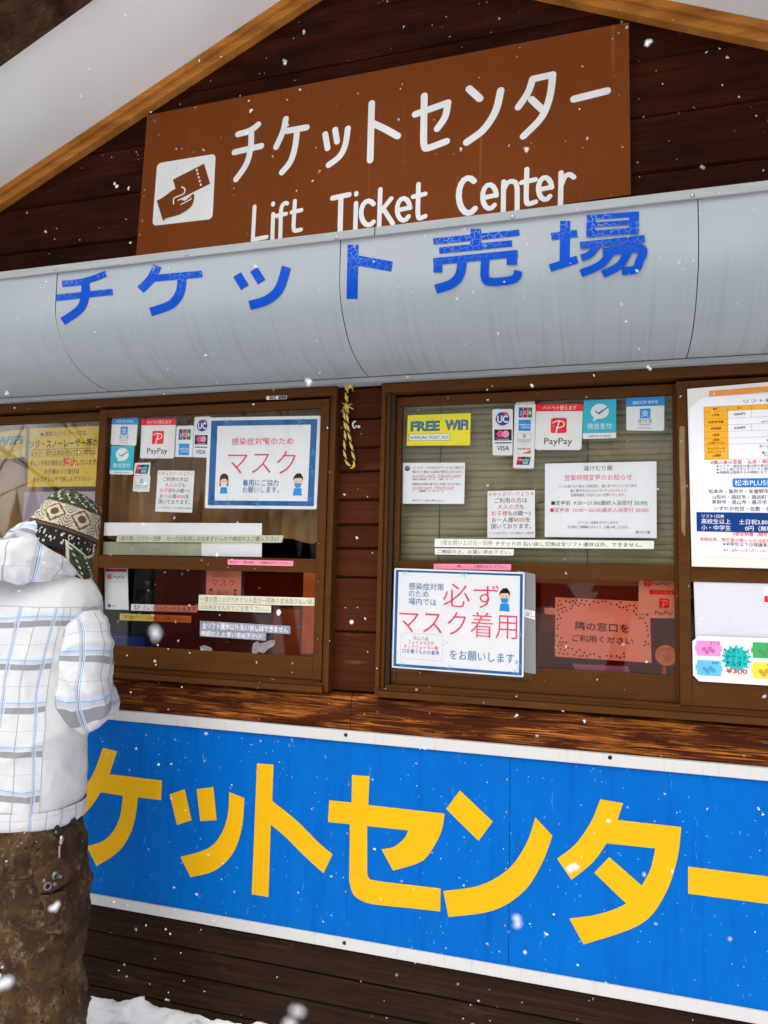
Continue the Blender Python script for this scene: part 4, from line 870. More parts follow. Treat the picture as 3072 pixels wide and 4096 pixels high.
pl.t('4,800円', (uC1+uC2)/2, mids[1], .020, K, None, .015); pl.t('3,600円', .70, mids[1], .020, K, None, .015); pl.t('リフト1日券　0円', .66, mids[2]-.012, .017, K, None, .01); pl.t('※チケット売り場でリフト券', .66, mids[2]+.010, .018, K, None, .01)
pl.t('4,200円', (uC1+uC2)/2, mids[3], .020, K, None, .015); pl.t('－', .70, mids[3], .02, K); pl.t('600円', .59, mids[4], .020, K, None, .015); pl.t('6,000円', .59, mids[5], .020, K, None, .015)
for dv, t, h_ in ((-.030, 'お一人様　500円（土日祝）', .020), (-.010, '※平日は"無料開放"', .016), (.010, '動く歩道は休止しております', .016), (.028, 'アイテムはご自由にお使い', .016)): pl.t(t, .65, mids[6]+dv, h_, K, None, .01)
PR3 = flat('d83c48')
pl.t('※購入後の変更・払戻・再発行', U(470, 1020)[0], U(800, 1017)[1], .027, PR3, None, .005, 'l')
for y, t in ((1062, '★シニア・高校生は身分証を提示願います'), (1097, '★リフト券にはキッズパーク入場券が含まれ'), (1132, '★時間券は発券からの時間になります')): pl.t(t, U(533, y)[0], U(820, y)[1], .019, DG, None, 0, 'l')
u0 = U(714, 1250)[0]; pl.r(u0, U(714, 1200)[1], .94, U(714, 1297)[1], flat('1a76c8'), 5); pl.t('松本PLUS券', U(735, 1250)[0], U(900, 1247)[1], .042, W, None, .005, 'l')
for y, x, t in ((1342, 450, '松本市・塩尻市・安曇野市・'), (1405, 485, '山形村・諏訪市・諏訪町・'), (1462, 485, '茅野市・高山市・藤沢市')): pl.t(t, U(x, y)[0], U(780, y)[1], .028, DG, None, 0, 'l')
pl.t('いずれか在住・在勤・在学', U(512, 1533)[0], U(800, 1533)[1], .029, DG, None, .005, 'l')
pl.r(U(315, 1680)[0], U(600, 1575)[1], .93, U(600, 1790)[1], flat('0e3878'))
pl.t('リフト1日券', U(375, 1617)[0], U(500, 1617)[1], .024, W, None, .008, 'l'); pl.t('高校生以上　 土日祝3,800円', U(368, 1680)[0], U(700, 1678)[1], .034, W, None, .008, 'l'); pl.t('小・中学生　　 0円（無料）', U(368, 1750)[0], U(700, 1748)[1], .034, W, None, .008, 'l')
pl.t('※要証明書（顔写真付）', U(710, 1820)[0], U(900, 1817)[1], .026, PR3, None, .005, 'l'); pl.t('保険証等、顔写真の無いものは証明書として', U(350, 1882)[0], U(720, 1880)[1], .025, PR3, None, .005, 'l')
pl.t('※中学生以下は保護者の同伴', U(605, 1932)[0], U(850, 1930)[1], .026, DG, None, .003, 'l'); pl.t('※12/29～1/3,1/7～1/9', U(615, 1995)[0], U(850, 1995)[1], .026, PR3, None, .003, 'l'); pl.end()
p = Poster('frosted_panel', 'blank pale translucent panel filling the lower right pane', 'panel', C4(R5, (1150, 188), (2150, 222), (2150, 640), (1165, 640)), YF-.006, mat('pale_panel', (.60, .61, .65), .35, .04, 4), th=.003); p.end()
p = Poster('holder_sheet', 'laminated sheet of coloured ticket holders with a teal star burst', 'sheet', C4(R5, (1142, 585), (2150, 622), (2150, 955), (1148, 893)), YF-.0170, W, 0, cut=.016)
V = lambda x, y: px_uv(p, *R5(x, y))
p.pname = 'holder_picture'; cols = (flat('e88cc4'), flat('3fa45c'), flat('62b4e4'), flat('dcd040'))
for cl_, (x, y), t in zip(cols, ((1252, 672), (1640, 686), (1256, 806), (1640, 824)), ('さくら', 'みどり', 'あお', 'きいろ')):
    p.new('holder_picture'); u, v = V(x, y); p.r(u-.086, v-.17, u+.086, v+.17, cl_, 4); p.r(u-.096, v-.06, u-.086, v+.06, cl_); p.r(u+.086, v-.06, u+.096, v+.06, cl_); p.t(t, u+.045, v-.12, .07, K, None, .03)
    for k in range(4): p.c(u+(-.03, .01, .03, -.01)[k], v+(.02, .0, .05, .08)[k], .035, mat('tint_'+t, tuple(x*.75 for x in hexc('d070b0' if t == 'さくら' else '50a060' if t == 'みどり' else '58a4d8' if t == 'あお' else 'd0b040')), .5), 10)
    p.end()
p.new('star_burst'); u, v = V(1442, 742); a_ = p.w/p.h
p.poly([(u+(.112 if i % 2 else .078)*math.cos(2*math.pi*i/28), v+(.112 if i % 2 else .078)*a_*math.sin(2*math.pi*i/28)) for i in range(28)], flat('18b4b0'))
p.end('lettering')
for y, t, m, w_ in ((690, 'さんぞくっく', DG, .185), (733, 'チケット', K, .145), (775, 'ホルダー', K, .15)): p.t(t, u, V(1442, y)[1], .14, m, w_, .03)
p.t('¥300', u+.002, V(1442, 825)[1], .15, RED, .15, .04); p.end()
p = Poster('hex_sticker', 'white and red badge sticker cut by the right edge of the picture', 'sticker', C4(R5, (1628, 240), (1800, 244), (1800, 395), (1628, 385)), YF-.0105, W2, 18); p.r(.03, .5, .97, .80, PPR); p.t('M', .25, .6, .2, W2, None, .03); p.c(.5, .25, .5, PPR); p.end()

# left sash of the left window (behind the person)
LI = YB+.0095
wifi([(-205, 1748), L0(221, 241), L0(208, 470), (-222, 1862)], LI, 'yellow wifi sign cut by the left edge of the picture', OCHRE)
p = Poster('notice', 'ochre yellow sledging notice with black handwriting above the knit hat', 'notice', C4(L0, (250, 236), (836, 214), (806, 716), (228, 721)), LI, OCHRE); p.r(.02, .365, 1, .372, BLK); p.r(.04, .485, .8, .489, BLK)
for v, t, w_, h_ in ((.105, 'Mt.乗鞍スノーリゾートでは、', .66, .095), (.275, 'ソリ・スノーレーサー等の', .97, .15), (.43, 'エッジ・流れ止めの付いて無い物での', .92, .105), (.745, 'お子様のソリ遊びは', .50, .095), (.875, 'キッズゲレンデで楽しんで下さい♪', .82, .095)): p.t(t, .49, v, h_, BLK, w_, .022)
p.t('ゲレンデ内の滑走は', .02, .60, .1, BLK, .47, .022, 'l'); p.t('禁止', .50, .59, .15, RED, .19, .05, 'l'); p.t('しています。', .70, .60, .1, BLK, .29, .022, 'l'); p.end()
p = Poster('paper_sheet', 'blank lavender paper sheet in the window behind the knit hat', 'paper', C4(L0, (200, 762), (820, 758), (800, 1300), (180, 1310)), LI, mat('lavender_paper', (.34, .27, .33), .6, .06, 10)); p.end()
p = Poster('paper_sheet', 'white lettered sheet low in the window beside the ear flap of the hat', 'paper', [(270, 2290), (366, 2292), (352, 2420), (260, 2420)], LI, W); p.t('円', .86, .15, .25, RED); p.t('付', .84, .45, .25, K); p.end()

# tan curtains and the olive blind
def curtain(x0, x1, z0, z1, label):
    nx_ = int((x1-x0)/.006); v = []
    for j in range(13):
        z = z0+(z1-z0)*j/12
        for i in range(nx_+1):
            x = x0+(x1-x0)*i/nx_; v.append((x, 2.385+.012*math.sin(x*42+1.5*noise.noise(Vector((x*6, z*.8, 0))))+.006*math.sin(x*95)+.008*noise.noise(Vector((x*10, z*4, 5))), z+(.008*math.sin(x*40) if j == 0 else 0)))
    f = [(j*(nx_+1)+i, j*(nx_+1)+i+1, (j+1)*(nx_+1)+i+1, (j+1)*(nx_+1)+i) for j in range(12) for i in range(nx_)]
    props(obj('curtain', v, f, PAPERT, smooth=True, loc=((x0+x1)/2, 2.385, z1)), label, 'curtain')
zc = ZZ(*A5(1150, 925), 2.38)
curtain(-1.84, -.90, zc, 2.12, 'pleated tan curtain behind the stickers of the left window')
curtain(-2.9, -1.845, 1.16, 2.12, 'pleated tan curtain behind the yellow notice at the left edge')
bl = thing('venetian_blind', 'olive beige venetian blind closed behind the right window', 'blind', (0, 2.37, 2.12)); M_BL = mat('blind_slat', (.235, .205, .115), .5, .10, 4, 0, 0, .3, (.5, 1, 30))
bx0, bx1 = winR[1][0]-.01, winR[1][1]+.01; b = MB(); z = 2.10; i = 0
while z > zrb-.02:
    nn = 20; pr_ = [(2.362, z-.0135), (2.3585, z-.006), (2.361, z+.003), (2.367, z+.0125)]; v = []
    for k in range(nn+1):
        x = bx0+(bx1-bx0)*k/nn; dz = .0012*math.sin(k*.5+i)+random.uniform(-.0004, .0004); v += [(x, y+.0012*math.sin(i*2+k*.3), q+dz) for y, q in pr_]
    b.add(v, [(k*4+m_, k*4+m_+1, k*4+m_+5, k*4+m_+4) for k in range(nn) for m_ in range(3)]); z -= .0215; i += 1
b.obj('slats', M_BL, bl, True)
for px in (1758, 2350):
    b = MB(); x = XX(px, 2000, 2.355); b.tube([(x, 2.3565, 2.11), (x+.001, 2.3565, 1.8), (x-.001, 2.3565, zrb)], .0016, 6); b.obj('cord', mat('blind_cord', (.10, .08, .05), .8), bl)
b = MB(); b.box(bx0, bx1, 2.345, 2.385, 2.105, 2.13, .002); b.obj('head_rail', M_BL, bl)

# wall hook, screws and the rope on the pier
def pv(x, y, Y=D): return P(1300+x/1.7015, 1480+y/1.7015, Y)
rp = pv(152, 72, D-.03); rope = thing('rope', 'yellow and black twisted rope loop hanging from the awning', 'rope', rp)
def strand_pts(path, turns, r, ph):
    ds = dense([(Vector(q), 0) for q in path], 26); L = 0; out = []; prev = None
    for i, (c_, _) in enumerate(ds):
        if i: L += (c_-ds[i-1][0]).length
        t = (ds[min(i+1, len(ds)-1)][0]-ds[max(i-1, 0)][0]).normalized(); s_ = t.cross(Vector((0, 1, 0))).normalized(); q = s_.cross(t)
        a = ph+L*turns; out.append(c_+s_*r*math.cos(a)+q*r*math.sin(a))
    return out
Yr = D-.018
top = [pv(140, 60, D-.03), pv(133, 90, D-.022), pv(146, 130, Yr), pv(149, 190, Yr), pv(146, 255, Yr)]
loop = [pv(146, 255, Yr), pv(133, 300, Yr), pv(138, 420, Yr), pv(132, 540, Yr), pv(145, 620, Yr), pv(178, 662, Yr), pv(200, 640, Yr), pv(192, 580, Yr), pv(170, 470, Yr), pv(152, 370, Yr-.002), pv(153, 300, Yr-.003), pv(148, 255, Yr-.004)]
tail = [pv(166, 62, D-.03), pv(163, 95, D-.024), pv(152, 128, Yr-.004), pv(143, 185, Yr-.006), pv(150, 250, Yr-.006)]
RY = mat('rope_yellow', (.62, .47, .13), .8, .25, 300); RK = mat('rope_black', (.02, .018, .016), .8, .2, 200)
for nm, m, ph in (('yellow_strand', RY, 0), ('black_strand', RK, 2.1), ('yellow_strand', RY, 4.2)):
    b = MB()
    for path in (top, loop, tail): b.tube(strand_pts(path, 190, .0023, ph), .0027, 7)
    b.obj(nm, m, rope, True)
b = MB(); rs = random.Random(3)
for cpt, n_ in ((pv(147, 252, Yr-.004), 34), (pv(172, 110, D-.026), 26)):
    b.ico(cpt, .0075, 2, jit=.12)
    for k in range(n_):
        dv = Vector((rs.uniform(-1, 1), rs.uniform(-.6, .2), rs.uniform(-1, .8))).normalized()*rs.uniform(.012, .026); b.tube([cpt, cpt+dv*.6, cpt+dv+Vector((0, 0, -.004))], [.0012, .0009, .0005], 4)
b.obj('frayed_knot', RY, rope)
hk = pv(215, 378, D); b = MB(); b.tube([(hk.x+a*.0065-.002, D-.012, hk.z+c_*.0065) for a, c_ in ((.5, 1.9), (-.6, 1.7), (-1.1, .7), (-1.1, -.6), (-.5, -1.5), (.4, -1.6))], .0028, 8); b.tube([(hk.x+.008, D+.006, hk.z-.004), (hk.x+.002, D-.012, hk.z-.004)], .003, 8); b.ico((hk.x+.008, D+.001, hk.z-.004), .006, 1, sc=(1, .5, 1))
props(b.obj('wall_hook', mat('white_hook', (.72, .70, .66), .4, .1, 50), loc=tuple(hk)), 'small white hook screwed to the brown pier right of the rope', 'hook')
sc_ = pv(180, 1716, D); b = MB(); b.add(*lathe_y(Vector((sc_.x, D+.003, sc_.z)), [(.0075, .002), (.0075, -.002), (.006, -.0035), (.0005, -.004)], 16)); props(b.obj('washer_screw', mat('white_washer', (.70, .68, .66), .4, .1, 50), loc=tuple(sc_)), 'single pale screw with a washer low on the brown pier', 'screw')

# ------------------------------------------------------------------ the person at the left window
PXC = -1.66
man = thing('person', 'person in a white plaid ski jacket and patterned knit hat leaning towards the left window', 'person', (PXC, 1.80, 0.02))
# body: one continuous skinned figure
bv, be, br = [], [], []
def joint(p, r, par=None):
    bv.append(tuple(Vector(p)-man.location)); br.append(r if isinstance(r, tuple) else (r, r))
    if par is not None: be.append((par, len(bv)-1))
    return len(bv)-1
pel = joint((-1.66, 1.81, .92), (.14, .11)); sp1 = joint((-1.65, 1.82, 1.12), (.125, .095), pel); sp2 = joint((-1.635, 1.83, 1.34), (.14, .095), sp1)
nk = joint((-1.605, 1.835, 1.475), .056, sp2); nk2 = joint((-1.588, 1.84, 1.52), .052, nk); hd = joint((-1.576, 1.85, 1.59), (.070, .080), nk2); hd2 = joint((-1.574, 1.845, 1.65), (.06, .068), hd)
nose0 = joint((-1.574, 1.925, 1.585), (.026, .028), hd); joint((-1.573, 1.945, 1.572), .011, nose0)
for s in (-1, 1): joint((-1.575+s*.082, 1.84, 1.575), (.010, .018), hd)
for s in (-1, 1):
    shd = joint((PXC+.02+s*.145, 1.825, 1.36), .048, sp2); el = joint((PXC+s*.215, 1.82, 1.13), .046, shd); wr = joint((PXC-.045+s*.07, 2.06, 1.142), .029, el); pm = joint((PXC-.06+s*.05, 2.125, 1.150), (.038, .016), wr)
    for k, L in enumerate((.070, .080, .076, .060)):
        x_ = PXC-.06+s*(.022+.019*k); a = joint((x_, 2.162, 1.152), .0095, pm); m_ = joint((x_, 2.162+L*.5, 1.150), .0088, a); joint((x_, 2.162+L*.88, 1.136), .0078, m_)
    a = joint((PXC-.06+s*.014, 2.118, 1.160), .0105, pm); joint((PXC-.06+s*.008, 2.152, 1.168), .009, a)
    hp = joint((PXC+s*.095, 1.80, .84), (.085, .085), pel); lo_ = .165 if s < 0 else 0; kn = joint((PXC+s*.150-lo_*.42, 1.775, .50), .058, hp); an = joint((PXC+s*.160-lo_*.88, 1.76, .12), .045, kn); joint((PXC+s*.168-lo_, 1.90, .055), (.042, .03), an)
me = bpy.data.meshes.new('body'); me.from_pydata(bv, be, []); body = bpy.data.objects.new('body', me); COL.objects.link(body); body.parent = man
md = body.modifiers.new('skin', 'SKIN'); md.use_smooth_shade = True
for i, r in enumerate(br): me.skin_vertices[0].data[i].radius = r
me.skin_vertices[0].data[0].use_root = True
body.modifiers.new('sub', 'SUBSURF').render_levels = 2; me.materials.append(mat('skin', (.55, .34, .24), .55, .08, 30))

# plaid cloth (uv in metres), plain white cloth
def plaid(name):
    g = NG(name); uvn = g.n('ShaderNodeTexCoord').outputs['UV']
    wob = g.n('ShaderNodeTexNoise', i_Vector=g.coord('Object', (1, 1, 1)), i_Scale=5.0, i_Detail=2.0).outputs['Color']
    wv = g.n('ShaderNodeVectorMath', operation='SCALE', i_0=g.n('ShaderNodeVectorMath', operation='SUBTRACT', i_0=wob, i_1=(.5, .5, .5)).outputs[0]); wv.inputs[3].default_value = .03
    sp = g.n('ShaderNodeSeparateXYZ', i_0=g.n('ShaderNodeVectorMath', operation='ADD', i_0=uvn, i_1=wv.outputs[0]).outputs[0])
    def bar(t, per, pos, wd):
        f = g.math('FRACT', g.math('DIVIDE', t, per)); return g.math('LESS_THAN', g.math('ABSOLUTE', g.math('SUBTRACT', f, pos/per)), wd/per/2)
    u, v = sp.outputs[0], sp.outputs[1]
    c = (.60, .60, .605); WT, GR, LB, BL, DK = (.80, .80, .80), (.21, .215, .245), (.50, .62, .78), (.10, .27, .55), (.10, .12, .19)
    PU, PV = .110, .118
    for t, per, lst in ((v, PV, ((.040, .0165, GR), (.0555, .0075, (.47, .50, .58)), (.064, .0075, LB), (.0600, .0016, BL), (.103, .0022, (.45, .46, .48)))),
                        (u, PU, ((.046, .0060, (.42, .44, .52)), (.0545, .0055, (.62, .70, .80)), (.0545, .0018, BL), (.0505, .0018, DK), (.102, .0032, (.28, .29, .32))))):
        for pos, wd, colr in lst: c = g.mix(g.math('MULTIPLY', bar(t, per, pos, wd), .88), c if not isinstance(c, tuple) else g.mix(.5, c, c), colr)
    fn = g.math('ADD', g.noise(g.coord('Object', (1, 1, .6)), 26, 6, .6, 1.2), g.math('MULTIPLY', g.noise(g.coord(), 420, 3), .12))
    g.base(c, .75, fn, .35, .005); g.b.inputs['Specular IOR Level'].default_value = .2; g.b.inputs['Sheen Weight'].default_value = .1; return g.m
M_PL = plaid('plaid_cloth'); M_WC = mat('white_cloth', (.60, .60, .60), .75, .02, 22, .35, 0, .2)
def folds(p, amp=1.0, fx=7.0):
    n1 = noise.noise(Vector((p.x*fx+p.z*4, p.y*fx, p.z*fx*.7-p.x*3))); n2 = noise.noise(Vector((p.x*15, p.y*15, p.z*11+p.x*9+4)))
    return amp*(.014*n1 + .008*(1-abs(n2)*2) )
def crease(p, amp=.010, fx=1.0, dirv=(1, .6, 1.6)):
    o = 0
    for k, (f_, w_) in enumerate(((4.2, 1.0), (8.5, .55), (17, .22))):
        q = Vector((p.x*dirv[0]*f_*fx+p.z*f_*.9, p.y*dirv[1]*f_*fx+k*7.1, p.z*dirv[2]*f_*fx*.55-p.x*f_*.5)); n_ = noise.noise(q); o += w_*((1-min(1, abs(n_)*3.2))**2-.35)
    return amp*o
def ringmesh(rings, n, disp, mfun, dens=6):      # rings: (z, cx, cy, hx, hy); superellipse loft with uv in metres
    ds = []
    for i in range(len(rings)-1):
        for j in range(dens):
            pts = [(Vector(r[:3]), 0) for r in rings]; t = j/dens
            q = [rings[max(i-1, 0)], rings[i], rings[i+1], rings[min(i+2, len(rings)-1)]]
            f = lambda a, b, c_, d_: .5*((2*b)+(c_-a)*t+(2*a-5*b+4*c_-d_)*t*t+(3*b-a-3*c_+d_)*t**3)
            ds.append(tuple(f(*k) for k in zip(*q)))
    ds.append(rings[-1]); v, f, uv, mi = [], [], [], []
    for z, cx, cy, hx, hy in ds:
        for k in range(n):
            a = 2*math.pi*k/n-math.pi; ca, sa = math.cos(a), math.sin(a); ex = .8     # a = -pi/2 is the back (towards the camera)
            p = Vector((cx+hx*math.copysign(abs(ca)**ex, ca), cy+hy*math.copysign(abs(sa)**ex, sa), z)); nn = Vector((ca, sa, 0)); v.append(p+nn*disp(p))
    R0 = .20
    for j in range(len(ds)-1):
        for k in range(n):
            k2 = (k+1) % n; f.append((j*n+k, j*n+k2, (j+1)*n+k2, (j+1)*n+k)); a0 = 2*math.pi*k/n-math.pi; a1 = a0+2*math.pi/n
            uv.append([((a0+math.pi/2)*R0, ds[j][0]), ((a1+math.pi/2)*R0, ds[j][0]), ((a1+math.pi/2)*R0, ds[j+1][0]), ((a0+math.pi/2)*R0, ds[j+1][0])])
            mi.append(mfun(a0, ds[j][0]))
    return v, f, uv, mi
tor = [(.79, -1.66, 1.80, .212, .140), (.81, -1.66, 1.80, .214, .142), (.90, -1.66, 1.80, .222, .147), (1.02, -1.657, 1.80, .214, .145), (1.16, -1.652, 1.805, .205, .140), (1.29, -1.645, 1.812, .208, .138), (1.375, -1.636, 1.818, .210, .132), (1.425, -1.628, 1.822, .188, .118), (1.47, -1.618, 1.828, .140, .102), (1.52, -1.607, 1.835, .088, .085)]
def tor_z(j):
    i, t = divmod(j, 16)
    if i >= len(tor)-1: return tor[-1][0]
    q = [tor[max(i-1, 0)][0], tor[i][0], tor[i+1][0], tor[min(i+2, len(tor)-1)][0]]; t /= 16
    return .5*((2*q[1])+(q[2]-q[0])*t+(2*q[0]-5*q[1]+4*q[2]-q[3])*t*t+(3*q[1]-q[0]-3*q[2]+q[3])*t**3)
def tm(a, z):
    d_ = a+math.pi/2
    if z > 1.385: return 1
    if .93 < d_ < 2.35 and .825 < z < 1.30: return 1
    return 0
jk = MB(); v, f, uv, mi = ringmesh(tor, 200, lambda p: folds(p, .35, 4.5)+crease(p, .0085 if p.z < 1.36 else .004, 1.15)+.005*math.sin(p.z*34+p.x*10+3*noise.noise(p*5))*max(0, 1-abs(p.z-1.02)/.17), tm, 16)
jk.add(v, f, mi, uv); jk.add(*[[v[i] for i in range(200)], [tuple(range(200))]], 1); jacket = jk.obj('jacket', [M_PL, M_WC], man, True)
rowz = [v[j*200].z for j in range(len(v)//200)]; jy = next(j for j, z in enumerate(rowz) if (tor_z(j)) > 1.385); sm = MB()
for dj in (0, 1): sm.tube([v[jy*200+k]+Vector((0, 0, -.005*dj)) for k in range(8, 112)], .0013, 5)
ks = next(k for k in range(200) if 2*math.pi*k/200-math.pi+math.pi/2 > .93)
sm.tube([v[j*200+ks] for j in range(4, jy)], .0013, 5); sm.obj('seam', mat('seam_thread', (.42, .42, .44), .8), jacket)
def sleeve(s):
    mx = lambda x: PXC+(x-PXC)*s
    path = [((mx(-1.560), 1.822, 1.352), .046), ((mx(-1.505), 1.82, 1.358), .066), ((mx(-1.458), 1.815, 1.315), .076), ((mx(-1.438), 1.808, 1.25), .078), ((mx(-1.434), 1.80, 1.17), .082), ((mx(-1.438), 1.815, 1.118), .080), ((mx(-1.458), 1.875, 1.100), .074), ((mx(-1.505), 1.945, 1.112), .064), ((mx(-1.570), 2.00, 1.130), .054), ((mx(-1.61) if s > 0 else mx(-1.55), 2.04, 1.139), .046), ((mx(-1.625) if s > 0 else mx(-1.54), 2.052, 1.140), .036)]
    rg = dense([(Vector(p), r) for p, r in path], 16)
    def dsp(p, th, arc_): return folds(p, .4, 8.0)+crease(p, .009, 1.3)+.006*math.sin(p.z*48+p.y*34+p.x*24+3*noise.noise(p*7))*max(0, 1-abs(p.z-1.12)/.14)
    v, f, uv = loft_path(rg, 96, True, dsp, (1, 1), Vector((0, 1, 0)))
    uv = [[(a+.02, -b_+.01) for a, b_ in q] for q in uv]
    b = MB(); b.add(v, f, 0, uv); b.obj('sleeve', M_PL, jacket, True)
for s in (1, -1): sleeve(s)
# hood hanging behind the neck: two folded rolls of cloth in one mesh
b = MB()
h1 = [((-1.80, 1.88, 1.475), .028), ((-1.785, 1.79, 1.495), .046), ((-1.73, 1.71, 1.512), .058), ((-1.65, 1.678, 1.522), .064), ((-1.575, 1.692, 1.520), .058), ((-1.525, 1.74, 1.508), .050), ((-1.505, 1.80, 1.490), .036), ((-1.505, 1.85, 1.475), .020)]
h2 = [((-1.71, 1.86, 1.545), .026), ((-1.69, 1.785, 1.57), .038), ((-1.64, 1.748, 1.588), .044), ((-1.595, 1.752, 1.585), .042), ((-1.56, 1.785, 1.558), .036), ((-1.545, 1.84, 1.51), .024)]
for hp_, sq, amp, vo in ((h1, (.80, .98), 1.25, 0), (h2, (.8, .95), 1.1, .04)):
    v, f, uv = loft_path(dense([(Vector(p), r) for p, r in hp_], 14), 72, True, lambda p, th, a_, amp=amp: folds(p, amp*.7, 9.0)+crease(p, .010*amp, 1.5)+.005*math.sin(th*3+a_*16), sq)
    b.add(v, f, 0, [[(b_*.95+.01, a*.8+vo) for a, b_ in q] for q in uv])
b.obj('hood', M_PL, jacket, True)
# hem band of the jacket
b = MB(); v, f, uv, mi = ringmesh([(.772, -1.66, 1.80, .204, .132), (.780, -1.66, 1.80, .214, .142), (.80, -1.66, 1.80, .218, .146), (.826, -1.66, 1.80, .218, .146)], 120, lambda p: folds(p, .42, 4.5), lambda a, z: 0, 3)
b.add(v, f, 0, uv); b.obj('hem_band', M_PL, jacket, True)

# trousers
g = NG('camouflage_cloth'); cc = g.coord(); n1 = g.noise(cc, 7, 6, .6, .8); n2 = g.noise(cc, 16, 8, .7, .5); n3 = g.noise(cc, 62, 5, .7)
vs = g.n('ShaderNodeTexVoronoi', i_Vector=cc, i_Scale=55.0).outputs['Distance']
c = g.mix(g.step(n1, .42, .58), (.030, .0145, .007), (.068, .035, .0145)); c = g.mix(g.step(n2, .52, .66), c, (.108, .070, .031)); c = g.mix(g.math('MULTIPLY', g.step(n3, .52, .66), g.step(n2, .45, .55)), c, (.155, .112, .055))
c = g.mix(g.math('MULTIPLY', g.step(vs, .28, .2), g.step(n1, .45, .55)), c, (.022, .012, .007))
M_CA = g.base(c, .8, n3, .25, .002); g.b.inputs['Specular IOR Level'].default_value = .15
def leg_disp(p):
    k = .009*math.sin(p.z*26+4*noise.noise(p*4)+p.x*8)*(max(0, 1-abs(p.z-.45)/.24)+1.3*max(0, 1-abs(p.z-.12)/.16)); return folds(p, .6, 7)+k+crease(p, .012, 1.1, (.8, .8, 2.6))
tb = MB()
v, f, uv, mi = ringmesh([(.72, -1.66, 1.80, .200, .125), (.78, -1.66, 1.80, .202, .130), (.86, -1.66, 1.80, .200, .130), (.96, -1.66, 1.805, .18, .12)], 72, lambda p: folds(p, .5), lambda a, z: 0, 4); tb.add(v, f, 0, uv)
for s in (1, -1):
    mx = lambda x: PXC+(x-PXC)*s
    lz = lambda rr__: [(z, x-(.17*max(0, 1-z/.84) if s < 0 else 0), y, a_, c_) for z, x, y, a_, c_ in rr__]
    v, f, uv, mi = ringmesh(lz([(.02, mx(-1.490), 1.775, .108, .120), (.10, mx(-1.487), 1.768, .118, .124), (.22, mx(-1.484), 1.765, .108, .108), (.38, mx(-1.490), 1.768, .102, .102), (.52, mx(-1.500), 1.78, .110, .110), (.66, mx(-1.535), 1.79, .122, .124), (.78, mx(-1.566), 1.795, .106, .118), (.86, mx(-1.57), 1.80, .095, .115)]), 110, leg_disp, lambda a, z: 0, 14)
    tb.add(v, f, 0, uv)
tro = tb.obj('trousers', M_CA, man, True)
# details on the trousers: pocket flap, rivets, eyelets, zip with pull
def on_leg(px, py, off=0.0, Y0=1.62):
    d = ray(px, py)                              # nearest point of the right leg's surface along a sight line
    o_ = Vector((0, 0, CAMZ)); best = None
    hit, loc_, nor, idx_ = tro.ray_cast(o_-man.location, d.normalized())
    if hit:
        if Vector(nor).dot(d) > 0: nor = -Vector(nor)
    if hit: return Vector(loc_)+man.location+Vector(nor)*off, Vector(nor)
    p = P(px, py, Y0); return p, Vector((0, -1, 0))
bpy.context.view_layer.update()
T8 = zm(2.074, 0, 3200)
def patch(name, outl, m, off, par, n_=14):
    us = [q[0] for q in outl]; vs_ = [q[1] for q in outl]; bm = bmesh.new()
    ctr = (sum(us)/len(us), sum(vs_)/len(vs_)); ringsP = []
    for k in (1.0, .97, .75, .5, .25):
        row = []
        for i in range(len(outl)):
            for t in (0, .25, .5, .75):
                a, c_ = outl[i], outl[(i+1) % len(outl)]; x = a[0]+(c_[0]-a[0])*t; y = a[1]+(c_[1]-a[1])*t
                x = ctr[0]+(x-ctr[0])*k; y = ctr[1]+(y-ctr[1])*k; row.append(on_leg(*T8(x, y), off if k < 1 else .0005)[0])
        ringsP.append(row)
    N_ = len(ringsP[0]); v = [p for r in ringsP for p in r]; f = [(j*N_+i, j*N_+(i+1) % N_, (j+1)*N_+(i+1) % N_, (j+1)*N_+i) for j in range(len(ringsP)-1) for i in range(N_)]+[tuple(range(4*N_, 5*N_))]
    return obj(name, v, f, m, par, smooth=True)
M_CA2 = mat('pocket_cloth', (.060, .030, .013), .8, .5, 30, .2, 0, .15)
patch('cargo_pocket', [(340, 790), (545, 760), (585, 1060), (510, 1115), (385, 1075)], M_CA, .014, tro)
patch('pocket_flap', [(290, 590), (480, 470), (600, 600), (540, 690), (420, 775), (318, 770)], M_CA2, .017, tro)
MRV = mat('gunmetal', (.17, .17, .17), .45, .2, 80, 0, .6)
for x, y, r, hole in ((425, 600, .015, 1), (378, 712, .016, 1), (476, 640, .0085, 0), (362, 642, .008, 0), (440, 708, .0085, 0)):
    p, n_ = on_leg(*T8(x, y), .018); b = MB(); r *= .72; ta = n_.cross(Vector((0, 0, 1))).normalized(); tb_ = ta.cross(n_)
    prof = [(r, -.004), (r, .002), (r*.85, .004), (r*.55, .004), (r*.5, .001)] if hole else [(r, -.004), (r*.9, .002), (r*.4, .004), (r*.02, .0042)]
    N_ = 18; v = [p+ta*(q*math.cos(2*math.pi*i/N_))+tb_*(q*math.sin(2*math.pi*i/N_))+n_*h_ for q, h_ in prof for i in range(N_)]
    b.add(v, [(j*N_+i, j*N_+(i+1) % N_, (j+1)*N_+(i+1) % N_, (j+1)*N_+i) for j in range(len(prof)-1) for i in range(N_)]); b.add([v[(len(prof)-1)*N_+i] for i in range(N_)], [tuple(range(N_))], 1 if hole else 0)
    b.obj('eyelet' if hole else 'rivet', [MRV, M_DARK], tro, True)
zp = [on_leg(*T8(*q), .006)[0] for q in ((448, 185), (455, 215), (466, 255), (475, 300))]; b = MB(); b.tube(zp, [.007]*4, 8); b.obj('zip', mat('zip_black', (.02, .02, .022), .4), tro, True)
